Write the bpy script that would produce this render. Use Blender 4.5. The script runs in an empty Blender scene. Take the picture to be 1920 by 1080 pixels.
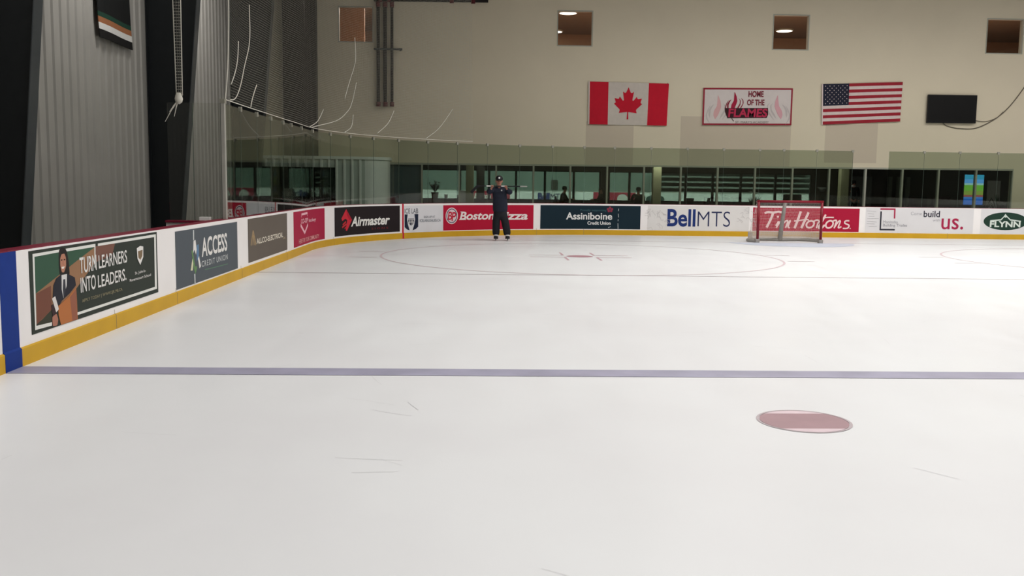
import bpy, bmesh, math, random
from math import sin, cos, pi, radians
from mathutils import Vector, Matrix

sc = bpy.context.scene
col = sc.collection

# ------------------------------------------------------------------ camera
F_PX, CAM_H, PITCH, ROLL, YAW = 1785.71, 1.65976, -0.10962, 0.01283, 0.0353
cam_data = bpy.data.cameras.new('camera')
cam_data.sensor_width = 36.0
cam_data.lens = F_PX / 1920 * 36.0
cam_data.clip_end = 400
cam = bpy.data.objects.new('camera', cam_data)
col.objects.link(cam)
fwd = Vector((sin(YAW) * cos(PITCH), cos(YAW) * cos(PITCH), sin(PITCH)))
right = Vector((cos(YAW), -sin(YAW), 0))
up = right.cross(fwd)
r3 = right * cos(ROLL) + up * sin(ROLL)
u3 = up * cos(ROLL) - right * sin(ROLL)
m = Matrix((r3, u3, -fwd)).transposed().to_4x4()
m.translation = (0, 0, CAM_H)
cam.matrix_world = m
sc.camera = cam

# ------------------------------------------------------------------ world, exposure, lamps
sc.view_settings.view_transform = 'Standard'
sc.view_settings.look = 'None'
sc.view_settings.gamma = 1.0
sc.view_settings.exposure = 0.28
sc.cycles.transparent_max_bounces = 24
sc.cycles.max_bounces = 8
world = bpy.data.worlds.new('world')
world.use_nodes = True
world.node_tree.nodes['Background'].inputs[0].default_value = (0.85, 0.92, 1.0, 1)
world.node_tree.nodes['Background'].inputs[1].default_value = 0.03
sc.world = world

LAMP = (1, 0.982, 0.962)
def area(name, loc, sx, sy, watt, color=(1, 0.97, 0.92), spread=180, rot=(0, 0, 0)):
    l = bpy.data.lights.new(name, 'AREA')
    l.shape = 'RECTANGLE'; l.size = sx; l.size_y = sy
    l.energy = watt; l.color = color; l.spread = radians(spread)
    o = bpy.data.objects.new(name, l)
    o.location = loc; o.rotation_euler = rot
    col.objects.link(o)
    return o

# high-bay lamps in rows over the ice
for ly, e in ((-6, 92), (1, 99), (8, 124), (15, 168), (21, 228), (26.5, 132)):
    for lx in (0.5, 6.0, 12.0, 18.0, 24.0):
        w_ = e * ((1.62 if ly < 10 else (0.85 if ly < 18 else 0.22)) if lx < 3 else (1.2 if lx > 8 and ly > 18 else (0.6 if lx > 15 else (0.9 if lx > 8 else 1.0))))
        area('high_bay_light', (lx, ly, 10.1), 1.3, 0.6, w_, LAMP, spread=160)
# unseen row added above the walkway, tilted to brighten the upper left wall
for ly, e in ((4, 70), (11.5, 98), (19.4, 122), (26.0, 140)):
    area('left_wall_fill', (-5.9, ly, 8.9), 1.2, 0.3, e, LAMP, spread=140, rot=(0, radians(50), 0))
# lobby, viewing room and the neighbouring rink have lamps of their own
for lx in (1, 7, 13):
    area('lobby_light', (lx, 36.6, 2.85), 1.2, 0.3, 30, (1, 0.95, 0.88))
for lx in (0.5, 3.3, 7.5, 12):
    area('lobby_light', (lx, 39.8, 2.85), 1.0, 0.3, 13, (1, 0.95, 0.88))
area('lobby_light', (20.0, 37.4, 2.85), 1.2, 0.3, 16, (1, 0.9, 0.86))
for lx in (-3, 6, 12, 21):
    area('upper_room_light', (lx, 40, 8.95), 0.5, 0.5, 520, (1, 0.9, 0.8))
for lx in (-2, 10, 22):
    for ly in (52, 66):
        area('far_rink_light', (lx, ly, 9), 2, 1, 1100, (0.9, 1.0, 0.97))

# ------------------------------------------------------------------ geometry constants (metres)
BX, RR, EB = -4.02, 8.53, 31.308            # left boards, corner radius, end boards
LS = EB - RR                                 # where the left side starts to curve
BXR = 28.0                                   # right boards
SA = LS + RR * pi / 2                        # start of the straight end boards
SB = SA + (BXR - RR) - (BX + RR)             # end of the straight end boards
SC = SB + RR * pi / 2
GOAL_Y, BLUE_Y, CX, CW = 27.955, 8.244, 2.325, 13.535
WALL_Y, WALL_L, WALL_R, CEIL = 34.5, -8.0, 33.0, 10.4

def board_pt(s, off=0.0):
    """point on the inner face of the boards, s metres along, off metres towards the ice"""
    if s < LS: return BX + off, s
    if s < SA:
        t = (s - LS) / RR
        return BX + RR - (RR - off) * cos(t), LS + (RR - off) * sin(t)
    if s < SB: return BX + RR + (s - SA), EB - off
    if s < SC:
        t = (s - SB) / RR
        return BXR - RR + (RR - off) * sin(t), LS + (RR - off) * cos(t)
    return BXR - off, LS - (s - SC)

# ------------------------------------------------------------------ materials
def lin(c):
    return tuple(((v / 255) / 12.92 if v <= 10.31 else (((v / 255) + 0.055) / 1.055) ** 2.4) for v in c)

MATS = {}
def mat(name, rgb, rough=0.6, metal=0.0, noise=0.06, scale=6.0, spec=0.3, bump=0.0):
    key = (name, tuple(rgb), rough, metal)
    if key in MATS: return MATS[key]
    mt = bpy.data.materials.new(name); mt.use_nodes = True
    nt = mt.node_tree; b = nt.nodes['Principled BSDF']
    b.inputs['Roughness'].default_value = rough
    b.inputs['Metallic'].default_value = metal
    b.inputs['Specular IOR Level'].default_value = spec
    c = lin(rgb)
    if noise:
        tc = nt.nodes.new('ShaderNodeTexCoord'); nz = nt.nodes.new('ShaderNodeTexNoise')
        nz.inputs['Scale'].default_value = scale; nz.inputs['Detail'].default_value = 4
        rp = nt.nodes.new('ShaderNodeValToRGB')
        rp.color_ramp.elements[0].position = 0.3; rp.color_ramp.elements[1].position = 0.7
        rp.color_ramp.elements[0].color = tuple(v * (1 - noise) for v in c) + (1,)
        rp.color_ramp.elements[1].color = tuple(min(1, v * (1 + noise)) for v in c) + (1,)
        nt.links.new(tc.outputs['Object'], nz.inputs['Vector'])
        nt.links.new(nz.outputs['Fac'], rp.inputs[0])
        nt.links.new(rp.outputs[0], b.inputs['Base Color'])
        if bump:
            bp = nt.nodes.new('ShaderNodeBump'); bp.inputs['Strength'].default_value = bump
            nt.links.new(nz.outputs['Fac'], bp.inputs['Height'])
            nt.links.new(bp.outputs[0], b.inputs['Normal'])
    else:
        b.inputs['Base Color'].default_value = c + (1,)
    MATS[key] = mt
    return mt

def emit(name, rgb, strength):
    mt = bpy.data.materials.new(name); mt.use_nodes = True
    b = mt.node_tree.nodes['Principled BSDF']
    b.inputs['Base Color'].default_value = (0.01, 0.01, 0.01, 1)
    b.inputs['Emission Color'].default_value = lin(rgb) + (1,)
    b.inputs['Emission Strength'].default_value = strength
    return mt

def glass(name, tint, f0=0.04, gloss_rough=0.0, haze=0.0):
    """architectural glass: tinted see-through layer under a Schlick reflection"""
    mt = bpy.data.materials.new(name); mt.use_nodes = True
    nt = mt.node_tree; nt.nodes.clear(); N = nt.nodes.new; L = nt.links.new
    out = N('ShaderNodeOutputMaterial'); mix = N('ShaderNodeMixShader')
    tr = N('ShaderNodeBsdfTransparent'); gl = N('ShaderNodeBsdfGlossy')
    tr.inputs[0].default_value = tuple(tint) + (1,)
    gl.inputs['Roughness'].default_value = gloss_rough
    lw = N('ShaderNodeLayerWeight'); lw.inputs['Blend'].default_value = 0.5   # facing = 1-|cos|
    pw = N('ShaderNodeMath'); pw.operation = 'POWER'; pw.inputs[1].default_value = 5
    ma = N('ShaderNodeMath'); ma.operation = 'MULTIPLY_ADD'
    ma.inputs[1].default_value = 1 - f0; ma.inputs[2].default_value = f0
    L(lw.outputs['Facing'], pw.inputs[0]); L(pw.outputs[0], ma.inputs[0]); L(ma.outputs[0], mix.inputs[0])
    L(tr.outputs[0], mix.inputs[1]); L(gl.outputs[0], mix.inputs[2])
    if haze:
        df = N('ShaderNodeBsdfDiffuse'); df.inputs[0].default_value = (0.6, 0.65, 0.6, 1)
        m2 = N('ShaderNodeMixShader'); m2.inputs[0].default_value = haze
        L(mix.outputs[0], m2.inputs[1]); L(df.outputs[0], m2.inputs[2]); L(m2.outputs[0], out.inputs[0])
    else:
        L(mix.outputs[0], out.inputs[0])
    return mt

def netting(name, rgb, period, thread):
    """square mesh of thin cord; UVs are in metres"""
    mt = bpy.data.materials.new(name); mt.use_nodes = True
    nt = mt.node_tree; nt.nodes.clear(); N = nt.nodes.new; L = nt.links.new
    out = N('ShaderNodeOutputMaterial'); mix = N('ShaderNodeMixShader')
    tr = N('ShaderNodeBsdfTransparent'); df = N('ShaderNodeBsdfDiffuse')
    df.inputs[0].default_value = lin(rgb) + (1,)
    tc = N('ShaderNodeTexCoord'); sp = N('ShaderNodeSeparateXYZ'); L(tc.outputs['UV'], sp.inputs[0])
    prev = []
    for ax in 'XY':
        d = N('ShaderNodeMath'); d.operation = 'DIVIDE'; d.inputs[1].default_value = period
        f = N('ShaderNodeMath'); f.operation = 'FRACT'
        c = N('ShaderNodeMath'); c.operation = 'LESS_THAN'; c.inputs[1].default_value = thread / period
        L(sp.outputs[ax], d.inputs[0]); L(d.outputs[0], f.inputs[0]); L(f.outputs[0], c.inputs[0]); prev.append(c)
    mx = N('ShaderNodeMath'); mx.operation = 'MAXIMUM'
    L(prev[0].outputs[0], mx.inputs[0]); L(prev[1].outputs[0], mx.inputs[1]); L(mx.outputs[0], mix.inputs[0])
    L(tr.outputs[0], mix.inputs[1]); L(df.outputs[0], mix.inputs[2]); L(mix.outputs[0], out.inputs[0])
    return mt

# ------------------------------------------------------------------ mesh builder
class MB:
    def __init__(s):
        s.v, s.f, s.mi, s.uv = [], [], [], None
    def add(s, verts, faces, mi=0):
        n = len(s.v); s.v += [tuple(v) for v in verts]
        s.f += [tuple(i + n for i in f) for f in faces]; s.mi += [mi] * len(faces)
        return s
    def box(s, x0, x1, y0, y1, z0, z1, mi=0):
        return s.add([(x0, y0, z0), (x1, y0, z0), (x1, y1, z0), (x0, y1, z0), (x0, y0, z1), (x1, y0, z1), (x1, y1, z1), (x0, y1, z1)],
                     [(0, 3, 2, 1), (4, 5, 6, 7), (0, 1, 5, 4), (1, 2, 6, 5), (2, 3, 7, 6), (3, 0, 4, 7)], mi)
    def tube(s, pts, r, n=8, mi=0, cap=True):
        pts = [Vector(p) for p in pts]; rings = []
        rs = r if isinstance(r, (list, tuple)) else [r] * len(pts)
        prev = None
        for i, p in enumerate(pts):
            t = (pts[min(i + 1, len(pts) - 1)] - pts[max(i - 1, 0)]).normalized()
            a = prev if prev is not None else (Vector((0, 0, 1)) if abs(t.z) < 0.9 else Vector((1, 0, 0)))
            b = t.cross(a).normalized(); a = b.cross(t).normalized(); prev = a
            rings.append([p + (a * cos(2 * pi * k / n) + b * sin(2 * pi * k / n)) * rs[i] for k in range(n)])
        vs = [v for q in rings for v in q]; fs = []
        for i in range(len(rings) - 1):
            for k in range(n):
                fs.append((i * n + k, i * n + (k + 1) % n, (i + 1) * n + (k + 1) % n, (i + 1) * n + k))
        if cap: fs += [tuple(range(n - 1, -1, -1)), tuple((len(rings) - 1) * n + k for k in range(n))]
        return s.add(vs, fs, mi)
    def lathe(s, prof, c=(0, 0, 0), n=20, mi=0, sx=1, sy=1):
        vs = []; fs = []
        for r, z in prof:
            for k in range(n):
                vs.append((c[0] + r * cos(2 * pi * k / n) * sx, c[1] + r * sin(2 * pi * k / n) * sy, c[2] + z))
        for i in range(len(prof) - 1):
            for k in range(n):
                fs.append((i * n + k, i * n + (k + 1) % n, (i + 1) * n + (k + 1) % n, (i + 1) * n + k))
        fs += [tuple(range(n - 1, -1, -1)), tuple((len(prof) - 1) * n + k for k in range(n))]
        return s.add(vs, fs, mi)
    def grid(s, fn, nu, nv, mi=0):
        """fn(a,b) for a,b in 0..1 -> point (open surface)"""
        vs = [fn(i / nu, j / nv) for j in range(nv + 1) for i in range(nu + 1)]
        w = nu + 1
        fs = [(j * w + i, j * w + i + 1, (j + 1) * w + i + 1, (j + 1) * w + i) for j in range(nv) for i in range(nu)]
        return s.add(vs, fs, mi)
    def prism(s, pts2, fn, t0, t1, mi=0):
        """closed outline (u,v) extruded from t0 to t1 through fn(u,v,t)"""
        n = len(pts2)
        vs = [fn(u, v, t0) for u, v in pts2] + [fn(u, v, t1) for u, v in pts2]
        fs = [tuple(range(n - 1, -1, -1)), tuple(range(n, 2 * n))]
        fs += [(i, (i + 1) % n, n + (i + 1) % n, n + i) for i in range(n)]
        return s.add(vs, fs, mi)
    def sweep(s, prof, s0, s1, step=0.5, mi=0):
        """closed (off, z) outline carried along the boards"""
        k = max(1, int(math.ceil((s1 - s0) / step))); n = len(prof); vs = []; fs = []
        for i in range(k + 1):
            t = s0 + (s1 - s0) * i / k
            for off, z in prof:
                x, y = board_pt(t, off); vs.append((x, y, z))
        for i in range(k):
            for j in range(n):
                fs.append((i * n + j, i * n + (j + 1) % n, (i + 1) * n + (j + 1) % n, (i + 1) * n + j))
        fs += [tuple(range(n - 1, -1, -1)), tuple(k * n + j for j in range(n))]
        return s.add(vs, fs, mi)
    def build(s, name, mats, parent=None, smooth=False, local=False, bevel=0):
        me = bpy.data.meshes.new(name)
        off = Vector((0, 0, 0))
        if parent is not None and not local:
            q = parent
            while q is not None: off += q.location; q = q.parent
        me.from_pydata([tuple(Vector(v) - off) for v in s.v], [], s.f)
        for mm in (mats if isinstance(mats, (list, tuple)) else [mats]): me.materials.append(mm)
        for p, i in zip(me.polygons, s.mi): p.material_index = i; p.use_smooth = smooth
        me.update()
        if s.uv:
            uvl = me.uv_layers.new(name='UVMap')
            for lp in me.loops: uvl.data[lp.index].uv = s.uv[lp.vertex_index]
        bm = bmesh.new(); bm.from_mesh(me); bmesh.ops.recalc_face_normals(bm, faces=bm.faces); bm.to_mesh(me); bm.free()
        o = bpy.data.objects.new(name, me); col.objects.link(o)
        if parent is not None: o.parent = parent
        if bevel:
            md = o.modifiers.new('bevel', 'BEVEL'); md.width = bevel; md.segments = 2; md.limit_method = 'ANGLE'
        return o

def tag(o, label, cat, group=None, kind=None):
    o['label'] = label; o['category'] = cat
    if group: o['group'] = group
    if kind: o['kind'] = kind
    return o
def thing(name, label, cat, loc=(0, 0, 0), rz=0, group=None):
    o = bpy.data.objects.new(name, None); o.location = loc; o.rotation_euler = (0, 0, rz)
    o.empty_display_size = 0.2
    col.objects.link(o)
    return tag(o, label, cat, group)
def struct(o):
    o['kind'] = 'structure'; return o
def copy_tree(o, parent=None):
    c = o.copy(); col.objects.link(c)
    if parent is not None: c.parent = parent
    for ch in o.children: copy_tree(ch, c)
    return c
def smooth_pts(pts, closed=False, n=6, ten=1.0):
    P = [Vector(p) for p in pts]; out = []; L = len(P)
    rng = range(L) if closed else range(L - 1)
    for i in rng:
        p0 = P[(i - 1) % L] if closed or i > 0 else P[0]
        p1, p2 = P[i], P[(i + 1) % L]
        p3 = P[(i + 2) % L] if closed or i + 2 < L else P[-1]
        for k in range(n):
            t = k / n
            m1, m2 = (p2 - p0) * 0.5 * ten, (p3 - p1) * 0.5 * ten
            out.append(p1 * (2 * t ** 3 - 3 * t * t + 1) + m1 * (t ** 3 - 2 * t * t + t) + p2 * (3 * t * t - 2 * t ** 3) + m2 * (t ** 3 - t * t))
    if not closed: out.append(P[-1])
    return out

# ------------------------------------------------------------------ flat artwork on panels
TXT = {}
def text_polys(txt, bold=0.0, shear=0.0, sp=1.0):
    """triangulated outlines of a line of lettering, normalised to 0..1 in both axes"""
    key = (txt, bold, shear, sp)
    if key in TXT: return TXT[key]
    cu = bpy.data.curves.new('lettering', 'FONT'); cu.body = txt; cu.fill_mode = 'FRONT'
    cu.offset = bold; cu.shear = shear; cu.space_character = sp; cu.resolution_u = 4
    o = bpy.data.objects.new('lettering', cu); col.objects.link(o)
    dg = bpy.context.evaluated_depsgraph_get(); dg.update()
    me = bpy.data.meshes.new_from_object(o.evaluated_get(dg))
    vs = [(v.co.x, v.co.y) for v in me.vertices]; fs = [tuple(p.vertices) for p in me.polygons]
    bpy.data.objects.remove(o); bpy.data.curves.remove(cu); bpy.data.meshes.remove(me)
    x0, x1 = min(v[0] for v in vs), max(v[0] for v in vs); y0, y1 = min(v[1] for v in vs), max(v[1] for v in vs)
    vs = [((x - x0) / (x1 - x0), (y - y0) / (y1 - y0)) for x, y in vs]
    root = list(range(len(vs)))                 # glyph each vertex belongs to, so that neighbours never share a plane
    def find(i):
        while root[i] != i: root[i] = root[root[i]]; i = root[i]
        return i
    for f in fs:
        for i in f[1:]: root[find(i)] = find(f[0])
    order = {}
    for i in range(len(vs)): order.setdefault(find(i), len(order))
    vs = [(x, y, (order[find(i)] % 3)) for i, (x, y) in enumerate(vs)]
    TXT[key] = (vs, fs)
    return TXT[key]

def ribbon(pts, w):
    P = [Vector(p) for p in pts]; a = []; b = []
    for i, p in enumerate(P):
        t = (P[min(i + 1, len(P) - 1)] - P[max(i - 1, 0)])
        t = t.normalized() if t.length > 1e-9 else Vector((1, 0))
        nn = Vector((-t.y, t.x)) * w / 2; a.append(p + nn); b.append(p - nn)
    n = len(P)
    # each step lies a hair above the last, so that a stroke crossing itself shares no plane
    return [(p.x, p.y, 6e-5 * (i % n)) for i, p in enumerate(a + b)], [(i, i + 1, n + i + 1, n + i) for i in range(n - 1)]

def fill(pts):
    """triangulate a simple outline"""
    bm = bmesh.new(); vs = [bm.verts.new((p[0], p[1], 0)) for p in pts]
    try:
        f = bm.faces.new(vs); f.normal_update(); bmesh.ops.triangulate(bm, faces=[f], ngon_method='EAR_CLIP')
    except ValueError:
        pass
    bm.verts.index_update()
    out = [tuple(v.index for v in f.verts) for f in bm.faces]; bm.free()
    return list(pts), out

def slice_u(vs, fs, step):
    """cut flat shapes into narrow strips so that they can follow the curved boards"""
    bm = bmesh.new(); bv = [bm.verts.new((p[0], p[1], p[2] if len(p) > 2 else 0.0)) for p in vs]
    for f in fs:
        try: bm.faces.new([bv[i] for i in f])
        except ValueError: pass
    u0, u1 = min(p[0] for p in vs), max(p[0] for p in vs)
    u = math.ceil(u0 / step) * step
    while u < u1:
        bmesh.ops.bisect_plane(bm, geom=bm.verts[:] + bm.edges[:] + bm.faces[:], plane_co=(u, 0, 0), plane_no=(1, 0, 0))
        u += step
    bm.verts.index_update()
    out = [tuple(v.co) for v in bm.verts], [tuple(v.index for v in f.verts) for f in bm.faces]
    bm.free(); return out

def draw(items, fn, parent, rough=0.6, lift0=0.006, dn=0.0012, labels=None, cut=0.0):
    """build the artwork of one panel: one mesh per part; fn(u, v, n) -> point"""
    parts = {}
    for k, it in enumerate(items):
        kind, part, c = it[0], it[1], it[2]
        n = lift0 + dn * k
        if kind == 'poly':
            pts = [tuple(p) for p in (smooth_pts(it[3], True, 5, 0.4) if it[4] else it[3])]; vs, fs = fill(pts)
        elif kind == 'stroke':
            pts = it[3]; w = it[4]
            pts = smooth_pts(pts, False, 6) if it[5] and len(pts) > 2 else [Vector(p) for p in pts]
            vs, fs = ribbon(pts, w)
        elif kind == 'text':
            tv, fs = text_polys(it[3], it[6], it[7], it[8]); (ua, va), (ub, vb) = it[4], it[5]
            vs = [(ua + (ub - ua) * a, va + (vb - va) * b, q * 0.0003) for a, b, q in tv]
        elif kind == 'ell':
            (cu_, cv_), (ru, rv) = it[3], it[4]
            vs, fs = fill([(cu_ + ru * cos(2 * pi * i / 36), cv_ + rv * sin(2 * pi * i / 36)) for i in range(36)])
        elif kind == 'ellring':
            (cu_, cv_), (ru, rv) = it[3], it[4]
            vs, fs = ribbon([(cu_ + ru * cos(2 * pi * i / 30) + 0.25 * rv * sin(2 * pi * i / 30), cv_ + rv * sin(2 * pi * i / 30)) for i in range(31)], it[5])
        if cut: vs, fs = slice_u(vs, fs, cut)
        mb, mats = parts.setdefault((part, k) if kind == 'text' or it[-1] == 'own' else (part, -1), (MB(), []))
        mt = mat('print_ink', c, rough, noise=0.02, scale=3, spec=0.12)
        if mt not in mats: mats.append(mt)
        mb.add([fn(p[0], p[1], n + (p[2] if len(p) > 2 else 0)) for p in vs], fs, mats.index(mt))
    for (part, _), (mb, mats) in parts.items():
        o = mb.build(part.strip(), mats, parent)
        if labels and part in labels: o['label'] = labels[part]

# ------------------------------------------------------------------ skinned bodies
def skin_mesh(name, nodes, edges, mt, parent, sub=2, smooth=True):
    """nodes: {key: (x, y, z, r)}; the first key is the root"""
    keys = list(nodes); idx = {k: i for i, k in enumerate(keys)}
    me = bpy.data.meshes.new(name)
    me.from_pydata([nodes[k][:3] for k in keys], [(idx[a], idx[b]) for a, b in edges], [])
    o = bpy.data.objects.new(name, me); col.objects.link(o)
    sk = o.modifiers.new('skin', 'SKIN'); sk.use_smooth_shade = smooth; sk.branch_smoothing = 0.3
    ly = me.skin_vertices[0] if me.skin_vertices else None
    if ly is None:
        bm = bmesh.new(); bm.from_mesh(me); bm.verts.layers.skin.verify(); bm.to_mesh(me); bm.free(); ly = me.skin_vertices[0]
    for k in keys:
        r = nodes[k][3]; rr_ = r if isinstance(r, tuple) else (r, r)
        ly.data[idx[k]].radius = rr_; ly.data[idx[k]].use_root = (idx[k] == 0)
    ss = o.modifiers.new('sub', 'SUBSURF'); ss.levels = sub; ss.render_levels = sub
    dg = bpy.context.evaluated_depsgraph_get(); dg.update()
    m2 = bpy.data.meshes.new_from_object(o.evaluated_get(dg))
    o.modifiers.clear(); o.data = m2; bpy.data.meshes.remove(me); m2.name = name
    m2.materials.clear(); m2.materials.append(mt)
    for p in m2.polygons: p.use_smooth = smooth
    o.parent = parent
    return o

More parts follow.
